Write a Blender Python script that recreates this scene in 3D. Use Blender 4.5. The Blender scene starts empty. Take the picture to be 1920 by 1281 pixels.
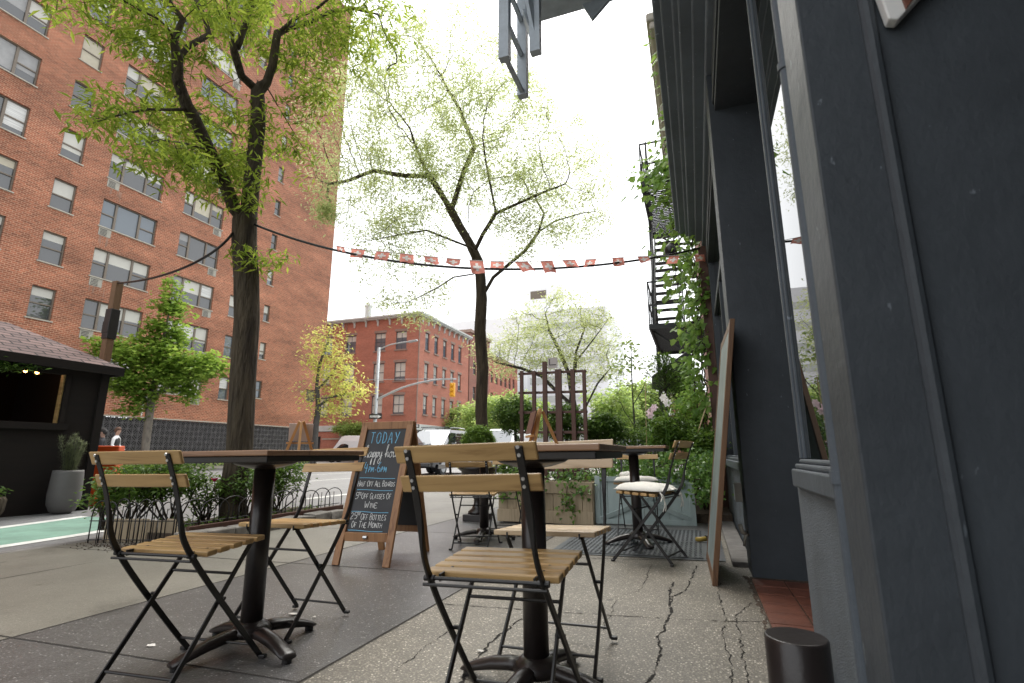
import bpy, bmesh, math, random
import numpy as np
from mathutils import Vector, Matrix, Quaternion, kdtree
R = math.radians
SC = bpy.context.scene
COL = SC.collection
# ------------------------------------------------------------------ camera, world, sun, exposure
EYE = 0.76
YAW, PITCH = R(19.6), math.atan(210/960)
cam = bpy.data.cameras.new('camera'); cam.lens = 18; cam.sensor_width = 36; cam.clip_start = 0.05; cam.clip_end = 3000
cam.dof.use_dof = True; cam.dof.focus_distance = 3.2; cam.dof.aperture_fstop = 4.5
co = bpy.data.objects.new('camera', cam); COL.objects.link(co)
co.location = (0, 0, EYE); co.rotation_euler = (R(90)+PITCH, 0, YAW)
SC.camera = co
SUN_EL, SUN_AZ = 60, -8          # degrees; azimuth measured from +Y towards +X
w = bpy.data.worlds.new('World'); SC.world = w; w.use_nodes = True
wn = w.node_tree.nodes; wl = w.node_tree.links
bg = wn['Background']; sky = wn.new('ShaderNodeTexSky'); sky.sky_type = 'NISHITA'; sky.sun_disc = False
sky.sun_elevation = R(SUN_EL); sky.sun_rotation = R(SUN_AZ)
sky.air_density = 1.0; sky.dust_density = 6.0; sky.ozone_density = 1.0
hs = wn.new('ShaderNodeHueSaturation'); hs.inputs['Saturation'].default_value = 0.22
deck = wn.new('ShaderNodeMix'); deck.data_type = 'RGBA'; deck.inputs[0].default_value = .82      # a bright, even cloud deck over the clear sky
deck.inputs[7].default_value = (4.3, 4.4, 4.5, 1)
wl.new(sky.outputs[0], hs.inputs['Color']); wl.new(hs.outputs[0], deck.inputs[6]); wl.new(deck.outputs[2], bg.inputs['Color'])
bg.inputs['Strength'].default_value = 0.15
sun = bpy.data.lights.new('sun', 'SUN'); sun.energy = 1.5; sun.angle = R(45); sun.color = (1, .96, .9)
so = bpy.data.objects.new('sun', sun); COL.objects.link(so)
sd = Vector((math.sin(R(SUN_AZ))*math.cos(R(SUN_EL)), math.cos(R(SUN_AZ))*math.cos(R(SUN_EL)), math.sin(R(SUN_EL))))
so.rotation_euler = sd.to_track_quat('Z', 'Y').to_euler()
SC.view_settings.view_transform = 'Standard'; SC.view_settings.look = 'None'
SC.view_settings.exposure = 1.5; SC.view_settings.gamma = 1; SC.view_settings.use_curve_mapping = False
SC.cycles.use_denoising = True
SC.cycles.max_bounces = 8; SC.cycles.transparent_max_bounces = 8
SC.cycles.sample_clamp_indirect = 6

# ------------------------------------------------------------------ where a point of the photograph stands
FH = Vector((-math.sin(YAW), math.cos(YAW), 0)); RT = Vector((math.cos(YAW), math.sin(YAW), 0))
FW = FH*math.cos(PITCH)+Vector((0, 0, math.sin(PITCH))); UPV = -FH*math.sin(PITCH)+Vector((0, 0, math.cos(PITCH)))
EYEV = Vector((0, 0, EYE))
def ray(px, py): return RT*(px-960)+UPV*(640.5-py)+FW*960
def at(px, py, d):
    r = ray(px, py); return EYEV+r*(d/math.hypot(r.x, r.y))
def atx(px, py, x):
    r = ray(px, py); return EYEV+r*(x/r.x)
def aty(px, py, y):
    r = ray(px, py); return EYEV+r*(y/r.y)
def gz(x):                                   # the pavement falls gently to the kerb
    return 0.013*max(x, -5.65) if x < 0.3 else 0.0039
TILT = -math.atan(0.013)
ROADZ = -0.09

# ------------------------------------------------------------------ materials
MATS = {}
def nd(nt, t, **kw):
    n = nt.nodes.new(t)
    for k, v in kw.items():
        if hasattr(n, k): setattr(n, k, v)
        else: n.inputs[k].default_value = v
    return n
def col4(c): return (c[0], c[1], c[2], 1)
def mat(name, color, rough=0.6, vary=0.0, vscale=4.0, bump=0.0, bscale=60.0, bdist=.02, metal=0.0, spec=0.5, color2=None, stretch=(1, 1, 1), coat=0.0, detail=6):
    m = bpy.data.materials.new(name); m.use_nodes = True; nt = m.node_tree
    b = nt.nodes['Principled BSDF']; L = nt.links
    b.inputs['Roughness'].default_value = rough; b.inputs['Metallic'].default_value = metal
    b.inputs['Specular IOR Level'].default_value = spec; b.inputs['Coat Weight'].default_value = coat
    b.inputs['Base Color'].default_value = col4(color)
    tc = nd(nt, 'ShaderNodeTexCoord'); mp = nd(nt, 'ShaderNodeMapping'); L.new(tc.outputs['Object'], mp.inputs[0])
    mp.inputs['Scale'].default_value = stretch
    if vary > 0 or color2:
        n = nd(nt, 'ShaderNodeTexNoise'); n.inputs['Scale'].default_value = vscale; n.inputs['Detail'].default_value = detail; n.inputs['Roughness'].default_value = .65
        L.new(mp.outputs[0], n.inputs['Vector'])
        r = nd(nt, 'ShaderNodeValToRGB'); r.color_ramp.elements[0].position = .32; r.color_ramp.elements[1].position = .68
        c2 = color2 or tuple(min(1, c*(1+vary)) for c in color)
        c1 = color if color2 else tuple(c*(1-vary) for c in color)
        r.color_ramp.elements[0].color = col4(c1); r.color_ramp.elements[1].color = col4(c2)
        L.new(n.outputs[0], r.inputs[0]); L.new(r.outputs[0], b.inputs['Base Color'])
    if bump > 0:
        n2 = nd(nt, 'ShaderNodeTexNoise'); n2.inputs['Scale'].default_value = bscale; n2.inputs['Detail'].default_value = 5
        L.new(mp.outputs[0], n2.inputs['Vector'])
        bp = nd(nt, 'ShaderNodeBump'); bp.inputs['Strength'].default_value = bump; bp.inputs['Distance'].default_value = bdist
        L.new(n2.outputs[0], bp.inputs['Height']); L.new(bp.outputs[0], b.inputs['Normal'])
    MATS[name] = m
    return m
def wood(name, c1, c2, axis=0, rough=.5, scale=1.0):
    """long-grained timber: stretched noise plus fine streaks, different on every board"""
    m = bpy.data.materials.new(name); m.use_nodes = True; nt = m.node_tree; L = nt.links; b = nt.nodes['Principled BSDF']
    tc = nd(nt, 'ShaderNodeTexCoord'); oi = nd(nt, 'ShaderNodeNewGeometry'); ob = nd(nt, 'ShaderNodeObjectInfo')
    mp = nd(nt, 'ShaderNodeMapping'); s = [26*scale]*3; s[axis] = 2.2*scale; mp.inputs['Scale'].default_value = s
    ad = nd(nt, 'ShaderNodeVectorMath', operation='ADD'); cb = nd(nt, 'ShaderNodeCombineXYZ')
    mu = nd(nt, 'ShaderNodeMath', operation='MULTIPLY'); mu.inputs[1].default_value = 37
    m2 = nd(nt, 'ShaderNodeMath', operation='MULTIPLY'); m2.inputs[1].default_value = 19
    L.new(oi.outputs['Random Per Island'], mu.inputs[0]); L.new(ob.outputs['Random'], m2.inputs[0])
    L.new(mu.outputs[0], cb.inputs[0]); L.new(mu.outputs[0], cb.inputs[1]); L.new(m2.outputs[0], cb.inputs[2])
    L.new(tc.outputs['Object'], ad.inputs[0]); L.new(cb.outputs[0], ad.inputs[1]); L.new(ad.outputs[0], mp.inputs[0])
    n = nd(nt, 'ShaderNodeTexNoise'); n.inputs['Scale'].default_value = 1.0; n.inputs['Detail'].default_value = 7; n.inputs['Distortion'].default_value = 1.1; n.inputs['Roughness'].default_value = .6
    L.new(mp.outputs[0], n.inputs['Vector'])
    r = nd(nt, 'ShaderNodeValToRGB'); e = r.color_ramp.elements
    e[0].position = .3; e[1].position = .72; e[0].color = col4(c2); e[1].color = col4(c1)
    k = e.new(.47); k.color = col4([(a*.72+d*.28) for a, d in zip(c1, c2)])
    L.new(n.outputs[0], r.inputs[0])
    hv = nd(nt, 'ShaderNodeHueSaturation'); mr = nd(nt, 'ShaderNodeMapRange'); mr.inputs['To Min'].default_value = .78; mr.inputs['To Max'].default_value = 1.22
    L.new(oi.outputs['Random Per Island'], mr.inputs[0]); L.new(mr.outputs[0], hv.inputs['Value']); L.new(r.outputs[0], hv.inputs['Color'])
    L.new(hv.outputs[0], b.inputs['Base Color'])
    bp = nd(nt, 'ShaderNodeBump'); bp.inputs['Strength'].default_value = .25; bp.inputs['Distance'].default_value = .004
    L.new(n.outputs[0], bp.inputs['Height']); L.new(bp.outputs[0], b.inputs['Normal'])
    b.inputs['Roughness'].default_value = rough
    MATS[name] = m; return m
def leafmat(name, c1, c2, trans=.45, rough=.45):
    m = bpy.data.materials.new(name); m.use_nodes = True; nt = m.node_tree; L = nt.links; b = nt.nodes['Principled BSDF']
    g = nd(nt, 'ShaderNodeNewGeometry'); r = nd(nt, 'ShaderNodeValToRGB')
    r.color_ramp.elements[0].color = col4(c1); r.color_ramp.elements[1].color = col4(c2)
    L.new(g.outputs['Random Per Island'], r.inputs[0]); L.new(r.outputs[0], b.inputs['Base Color'])
    b.inputs['Roughness'].default_value = rough; b.inputs['Specular IOR Level'].default_value = .35
    t = nd(nt, 'ShaderNodeBsdfTranslucent'); hv = nd(nt, 'ShaderNodeHueSaturation'); hv.inputs['Value'].default_value = 1.6; hv.inputs['Hue'].default_value = .485
    L.new(r.outputs[0], hv.inputs['Color']); L.new(hv.outputs[0], t.inputs['Color'])
    mx = nd(nt, 'ShaderNodeMixShader'); mx.inputs[0].default_value = trans
    L.new(b.outputs[0], mx.inputs[1]); L.new(t.outputs[0], mx.inputs[2]); L.new(mx.outputs[0], nt.nodes['Material Output'].inputs[0])
    MATS[name] = m; return m
def brickmat(name, c1, c2, mortar, bw=.21, bh=.075, ms=.010, stain=.35):
    m = bpy.data.materials.new(name); m.use_nodes = True; nt = m.node_tree; L = nt.links; b = nt.nodes['Principled BSDF']
    uv = nd(nt, 'ShaderNodeUVMap'); uv.uv_map = 'UVMap'
    br = nd(nt, 'ShaderNodeTexBrick'); br.inputs['Color1'].default_value = col4(c1); br.inputs['Color2'].default_value = col4(c2); br.inputs['Mortar'].default_value = col4(mortar)
    br.inputs['Scale'].default_value = 1; br.inputs['Brick Width'].default_value = bw; br.inputs['Row Height'].default_value = bh; br.inputs['Mortar Size'].default_value = ms
    br.inputs['Mortar Smooth'].default_value = .3; br.inputs['Bias'].default_value = -.1
    L.new(uv.outputs[0], br.inputs['Vector'])
    n = nd(nt, 'ShaderNodeTexNoise'); n.inputs['Scale'].default_value = .55; n.inputs['Detail'].default_value = 8; n.inputs['Roughness'].default_value = .62
    mp = nd(nt, 'ShaderNodeMapping'); mp.inputs['Scale'].default_value = (.5, 1.5, 1); L.new(uv.outputs[0], mp.inputs[0]); L.new(mp.outputs[0], n.inputs['Vector'])
    n3 = nd(nt, 'ShaderNodeTexNoise'); n3.inputs['Scale'].default_value = 1.0; n3.inputs['Detail'].default_value = 2
    mp3 = nd(nt, 'ShaderNodeMapping'); mp3.inputs['Scale'].default_value = (5, 14, 1); L.new(uv.outputs[0], mp3.inputs[0]); L.new(mp3.outputs[0], n3.inputs['Vector'])
    add = nd(nt, 'ShaderNodeMath', operation='ADD'); mu = nd(nt, 'ShaderNodeMath', operation='MULTIPLY'); mu.inputs[1].default_value = .45
    L.new(n3.outputs[0], mu.inputs[0]); L.new(n.outputs[0], add.inputs[0]); L.new(mu.outputs[0], add.inputs[1])
    mr = nd(nt, 'ShaderNodeMapRange'); mr.inputs['From Min'].default_value = .45; mr.inputs['From Max'].default_value = 1.0; mr.inputs['To Min'].default_value = 1-stain; mr.inputs['To Max'].default_value = 1+stain
    L.new(add.outputs[0], mr.inputs[0])
    hv = nd(nt, 'ShaderNodeHueSaturation'); L.new(br.outputs['Color'], hv.inputs['Color']); L.new(mr.outputs[0], hv.inputs['Value']); L.new(hv.outputs[0], b.inputs['Base Color'])
    bp = nd(nt, 'ShaderNodeBump'); bp.inputs['Strength'].default_value = .4; bp.inputs['Distance'].default_value = .01; bp.invert = True
    L.new(br.outputs['Fac'], bp.inputs['Height']); L.new(bp.outputs[0], b.inputs['Normal'])
    b.inputs['Roughness'].default_value = .85; MATS[name] = m; return m
def glassmat(name, color=(.02, .025, .03), rough=.02, spec=1.0):
    """an unlit room behind a pane: dark body under a mirror-like surface"""
    m = bpy.data.materials.new(name); m.use_nodes = True; b = m.node_tree.nodes['Principled BSDF']
    b.inputs['Base Color'].default_value = col4(color); b.inputs['Roughness'].default_value = rough
    b.inputs['Specular IOR Level'].default_value = spec; b.inputs['IOR'].default_value = 1.52
    MATS[name] = m; return m
def emit(name, color, s):
    m = bpy.data.materials.new(name); m.use_nodes = True; b = m.node_tree.nodes['Principled BSDF']
    b.inputs['Emission Color'].default_value = col4(color); b.inputs['Emission Strength'].default_value = s
    b.inputs['Base Color'].default_value = col4(color); MATS[name] = m; return m

# ------------------------------------------------------------------ building meshes
class MB:
    def __init__(s): s.v = []; s.f = []; s.uv = []
    def add(s, vs, fs, uvs=None):
        o = len(s.v); s.v += [tuple(v) for v in vs]
        for i, f in enumerate(fs):
            s.f.append(tuple(o+k for k in f)); s.uv.append(uvs[i] if uvs else None)
        return s
    def quad(s, a, b, c, d, uv=None): return s.add([a, b, c, d], [(0, 1, 2, 3)], [uv] if uv else None)
    def box(s, c, d, rz=0, M=None):
        x, y, z = d[0]/2, d[1]/2, d[2]/2
        vs = [Vector((i, j, k)) for k in (-z, z) for j in (-y, y) for i in (-x, x)]
        m = Matrix.Rotation(rz, 3, 'Z') if rz else None
        if M is not None: m = M
        vs = [(m @ v if m else v)+Vector(c) for v in vs]
        return s.add(vs, [(0, 2, 3, 1), (4, 5, 7, 6), (0, 1, 5, 4), (2, 6, 7, 3), (0, 4, 6, 2), (1, 3, 7, 5)])
    def bx(s, x0, x1, y0, y1, z0, z1): return s.box(((x0+x1)/2, (y0+y1)/2, (z0+z1)/2), (abs(x1-x0), abs(y1-y0), abs(z1-z0)))
    def bar(s, p, q, w, h, up=(0, 0, 1)):
        """rectangular bar from p to q, w across, h along up"""
        p, q = Vector(p), Vector(q); d = (q-p).normalized(); u = Vector(up)
        if abs(d.dot(u)) > .98: u = Vector((0, 1, 0)) if abs(d.y) < .9 else Vector((1, 0, 0))
        a = d.cross(u).normalized()*(w/2); b = a.cross(d).normalized()*(h/2)
        vs = [e+i*a+j*b for e in (p, q) for i, j in ((-1, -1), (1, -1), (1, 1), (-1, 1))]
        return s.add(vs, [(3, 2, 1, 0), (4, 5, 6, 7), (0, 1, 5, 4), (1, 2, 6, 5), (2, 3, 7, 6), (3, 0, 4, 7)])
    def tube(s, pts, r, n=8, cap=True, sx=1.0):
        pts = [Vector(p) for p in pts]; rs = r if isinstance(r, (list, tuple)) else [r]*len(pts); o = len(s.v); ref = None
        for i, p in enumerate(pts):
            d = (pts[min(i+1, len(pts)-1)]-pts[max(i-1, 0)]).normalized()
            if ref is None:
                ref = Vector((0, 0, 1)) if abs(d.z) < .9 else Vector((1, 0, 0))
            a = d.cross(ref).normalized(); b = a.cross(d).normalized(); ref = b
            for k in range(n):
                t = 2*math.pi*k/n; s.v.append(tuple(p+a*math.cos(t)*rs[i]*sx+b*math.sin(t)*rs[i]))
        for i in range(len(pts)-1):
            for k in range(n):
                s.f.append((o+i*n+k, o+i*n+(k+1) % n, o+(i+1)*n+(k+1) % n, o+(i+1)*n+k)); s.uv.append(None)
        if cap:
            s.f.append(tuple(o+k for k in range(n))[::-1]); s.f.append(tuple(o+(len(pts)-1)*n+k for k in range(n))); s.uv += [None, None]
        return s
    def lathe(s, c, prof, n=24, cap=True, sq=None):
        o = len(s.v); c = Vector(c)
        for r, z in prof:
            for k in range(n):
                t = 2*math.pi*k/n; s.v.append((c.x+r*math.cos(t), c.y+r*math.sin(t), c.z+z))
        for i in range(len(prof)-1):
            for k in range(n):
                s.f.append((o+i*n+k, o+i*n+(k+1) % n, o+(i+1)*n+(k+1) % n, o+(i+1)*n+k)); s.uv.append(None)
        if cap:
            s.f.append(tuple(o+k for k in range(n))[::-1]); s.f.append(tuple(o+(len(prof)-1)*n+k for k in range(n))); s.uv += [None, None]
        return s
    def prism(s, poly, thick, M=Matrix()):
        """a polygon in the xz plane, thickened along y"""
        n = len(poly); vs = [M @ Vector((x, y, z)) for y in (-thick/2, thick/2) for x, z in poly]
        fs = [tuple(range(n)), tuple(range(2*n-1, n-1, -1))]+[(i+n, (i+1) % n+n, (i+1) % n, i) for i in range(n)]
        return s.add(vs, fs)
    def ribbon(s, pts, wdt, nrm):
        pts = [Vector(p) for p in pts]; nrm = Vector(nrm); L = []
        for i, p in enumerate(pts):
            d = (pts[min(i+1, len(pts)-1)]-pts[max(i-1, 0)]).normalized(); a = d.cross(nrm).normalized()
            wd = wdt[i] if isinstance(wdt, (list, tuple)) else wdt
            L.append((p-a*wd/2, p+a*wd/2))
        for i in range(len(L)-1): s.quad(L[i][0], L[i][1], L[i+1][1], L[i+1][0])
        return s
    def build(s, name, m=None, parent=None, bevel=0, smooth=False, loc=None, seg=2, world=False):
        me = bpy.data.meshes.new(name); me.from_pydata(s.v, [], s.f)
        if any(u is not None for u in s.uv):
            ul = me.uv_layers.new(name='UVMap'); i = 0; data = np.zeros(len(me.loops)*2, np.float32)
            for f, u in zip(s.f, s.uv):
                for k in range(len(f)):
                    if u: data[2*i], data[2*i+1] = u[k]
                    i += 1
            ul.data.foreach_set('uv', data)
        if m is not None:
            for mm in (m if isinstance(m, (list, tuple)) else [m]): me.materials.append(MATS[mm] if isinstance(mm, str) else mm)
        if smooth: me.polygons.foreach_set('use_smooth', [True]*len(me.polygons))
        me.update()
        o = bpy.data.objects.new(name, me); COL.objects.link(o)
        if parent is not None:
            o.parent = parent
            if world: o.matrix_parent_inverse = parent.matrix_basis.inverted()
        if loc is not None: o.location = loc
        if bevel:
            b = o.modifiers.new('bevel', 'BEVEL'); b.width = bevel; b.segments = seg; b.limit_method = 'ANGLE'; b.angle_limit = R(40)
        return o
def tag(o, label=None, cat=None, group=None, kind=None):
    if label: o['label'] = label
    if cat: o['category'] = cat
    if group: o['group'] = group
    if kind: o['kind'] = kind
    return o
def empty(name, loc=(0, 0, 0), rz=0, label=None, cat=None, group=None, tilt=False):
    o = bpy.data.objects.new(name, None); COL.objects.link(o); o.location = loc; o.rotation_euler = (0, TILT if tilt else 0, rz)
    if tilt:
        o.rotation_mode = 'QUATERNION'; o.rotation_quaternion = Quaternion((0, 1, 0), TILT) @ Quaternion((0, 0, 1), rz)
    o.empty_display_size = .1
    return tag(o, label, cat, group)
def copy_tree(o, parent=None):
    c = o.copy(); COL.objects.link(c); c.parent = parent
    for ch in list(o.children): copy_tree(ch, c)
    return c
def smoothline(pts, n=6):
    """Catmull-Rom through the points"""
    P = [Vector(p) for p in pts]; out = []
    for i in range(len(P)-1):
        a, b, c, d = P[max(i-1, 0)], P[i], P[i+1], P[min(i+2, len(P)-1)]
        for k in range(n):
            t = k/n; out.append(.5*((2*b)+(c-a)*t+(2*a-5*b+4*c-d)*t*t+(3*b-a-3*c+d)*t**3))
    return out+[P[-1]]

# ------------------------------------------------------------------ the palette
brickmat('apartment_brick', (.33, .105, .053), (.185, .060, .031), (.43, .25, .16), .23, .092, .014, .5)
brickmat('corner_brick', (.42, .150, .098), (.34, .118, .078), (.42, .22, .16), .24, .09, .010, .25)
brickmat('far_brick', (.27, .105, .075), (.22, .085, .06), (.3, .2, .16), .21, .075, .008, .2)
mat('window_frame_taupe', (.155, .125, .095), .5, .08, 3)
mat('sill_stone', (.42, .39, .33), .8, .15, 3)
mat('lintel_brown', (.27, .19, .155), .8, .15, 3)
mat('blind_cloth', (.56, .55, .50), .8, .05, 2); mat('blind_cream', (.50, .46, .36), .8, .1, 2); mat('blind_grey', (.33, .33, .33), .8, .12, 3); mat('blind_slats', (.62, .62, .60), .6, .35, 26, stretch=(.02, .02, 1))
mat('grille_metal', (.33, .31, .26), .5, .15, 6)
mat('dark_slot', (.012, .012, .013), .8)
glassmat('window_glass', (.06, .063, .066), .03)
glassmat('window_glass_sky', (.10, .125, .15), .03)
glassmat('shop_glass', (.012, .016, .016), .008, 1.0)
mat('screen_block', (.105, .10, .103), .85, .2, 2.5, .2, 30)
mat('white_paint', (.78, .78, .76), .5, .05, 3)
def painted(name, color, rough, spec):
    m = mat(name, color, rough, spec=spec); nt = m.node_tree; L = nt.links; b = nt.nodes['Principled BSDF']
    tc = nd(nt, 'ShaderNodeTexCoord')
    def noise(sc, st=(1, 1, 1), det=6, ro=.6):
        mp = nd(nt, 'ShaderNodeMapping'); mp.inputs['Scale'].default_value = st; L.new(tc.outputs['Object'], mp.inputs[0])
        n = nd(nt, 'ShaderNodeTexNoise'); n.inputs['Scale'].default_value = sc; n.inputs['Detail'].default_value = det; n.inputs['Roughness'].default_value = ro; L.new(mp.outputs[0], n.inputs['Vector']); return n
    n1 = noise(1.6, det=8, ro=.7); r1 = nd(nt, 'ShaderNodeValToRGB'); r1.color_ramp.elements[0].position = .3; r1.color_ramp.elements[1].position = .7
    r1.color_ramp.elements[0].color = col4([c*.78 for c in color]); r1.color_ramp.elements[1].color = col4([c*1.2 for c in color]); L.new(n1.outputs[0], r1.inputs[0])
    n2 = noise(38, (1, 1, .45), 3, .5); r2 = nd(nt, 'ShaderNodeValToRGB'); r2.color_ramp.elements[0].position = .714; r2.color_ramp.elements[1].position = .735; L.new(n2.outputs[0], r2.inputs[0])   # small chips
    mx = nd(nt, 'ShaderNodeMix', data_type='RGBA'); L.new(r2.outputs[0], mx.inputs[0]); L.new(r1.outputs[0], mx.inputs[6]); mx.inputs[7].default_value = col4([min(1, c*2.2+.02) for c in color])
    L.new(mx.outputs[2], b.inputs['Base Color'])
    n3 = noise(24, (1.8, 1.8, .6), 5, .6); n4 = noise(7, det=5, ro=.6); n5 = noise(110, (1, 1, .6), 2)
    b1 = nd(nt, 'ShaderNodeBump'); b1.inputs['Strength'].default_value = .22; b1.inputs['Distance'].default_value = .004; L.new(n3.outputs[0], b1.inputs['Height'])
    b2 = nd(nt, 'ShaderNodeBump'); b2.inputs['Strength'].default_value = .3; b2.inputs['Distance'].default_value = .02; L.new(n4.outputs[0], b2.inputs['Height']); L.new(b1.outputs[0], b2.inputs['Normal'])
    b3 = nd(nt, 'ShaderNodeBump'); b3.inputs['Strength'].default_value = .3; b3.inputs['Distance'].default_value = .0025; L.new(n5.outputs[0], b3.inputs['Height']); L.new(b2.outputs[0], b3.inputs['Normal']); L.new(b3.outputs[0], b.inputs['Normal'])
    return m
painted('slate_paint', (.054, .063, .073), .55, .32)
painted('slate_paint_pale', (.088, .106, .126), .5, .4)
mat('slate_stucco', (.115, .135, .155), .7, .25, 3, .6, 190, .008)
mat('concrete_dark', (.125, .122, .118), .62, .16, 1.7, .25, 90, color2=None)
mat('black_metal', (.012, .011, .011), .42, .2, 20, spec=.5)
mat('iron_base', (.022, .017, .016), .30, .15, 12, .05, 60)
mat('steel', (.55, .55, .55), .3, metal=1)
wood('acacia', (.60, .39, .165), (.25, .135, .048), 0, .34)
wood('acacia_pale', (.70, .53, .34), (.44, .30, .16), 0, .33)
wood('table_wood', (.36, .21, .12), (.17, .09, .05), 0, .36)
wood('frame_wood', (.40, .20, .085), (.20, .085, .032), 2, .5)
wood('old_frame_wood', (.20, .105, .05), (.09, .042, .02), 2, .5)
wood('easel_wood', (.58, .33, .13), (.40, .20, .07), 2, .5)
wood('planter_wood', (.50, .40, .27), (.30, .23, .15), 2, .7)
wood('post_wood', (.20, .11, .055), (.10, .05, .025), 2, .7)
wood('trellis_wood', (.13, .060, .042), (.075, .034, .024), 2, .6)
wood('shed_wood', (.010, .0055, .004), (.005, .003, .0024), 1, .95, .4)
mat('slate_board', (.030, .030, .033), .6, .25, 5)
mat('chalk_white', (.78, .78, .76), .9); mat('chalk_blue', (.20, .50, .72), .9)
mat('cushion_cloth', (.78, .76, .70), .9, .06, 14, .4, 160)
mat('teal_wood', (.38, .46, .45), .6, .14, 5, .25, 25, stretch=(1, 1, .3))
mat('terracotta', (.16, .058, .036), .5, .3, 6, .15, 40)
mat('soil', (.085, .062, .045), .95, .4, 14, .9, 60)
mat('bark', (.034, .025, .017), .95, .45, 9, 1.0, 24, .07, stretch=(1, 1, .2), color2=(.095, .073, .046))
mat('bark_pale', (.16, .14, .115), .9, .3, 9, .7, 20, stretch=(1, 1, .4))
mat('bark_grey', (.075, .07, .066), .9, .3, 9, .8, 20, .04, stretch=(1, 1, .3))
leafmat('leaf_oak', (.12, .205, .025), (.33, .42, .065), .56)
leafmat('leaf_ginkgo', (.11, .21, .03), (.26, .38, .07), .5)
leafmat('leaf_locust', (.27, .34, .13), (.47, .53, .26), .5)
leafmat('leaf_yellow', (.32, .38, .08), (.54, .54, .16), .5)
leafmat('leaf_street', (.18, .28, .07), (.32, .42, .13), .5)
leafmat('leaf_box', (.075, .15, .02), (.20, .33, .055), .35)
leafmat('leaf_dark', (.045, .10, .02), (.13, .23, .045), .38)
leafmat('leaf_ivy', (.05, .13, .025), (.18, .32, .06), .38, .32)
leafmat('leaf_vine', (.10, .21, .035), (.26, .42, .09), .5)
leafmat('leaf_shrub', (.05, .11, .018), (.15, .26, .045), .4)
leafmat('needle', (.13, .155, .08), (.25, .28, .16), .35)
leafmat('petal', (.75, .72, .70), (.9, .88, .88), .4)
leafmat('petal_pink', (.70, .55, .60), (.82, .70, .74), .4)
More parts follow.
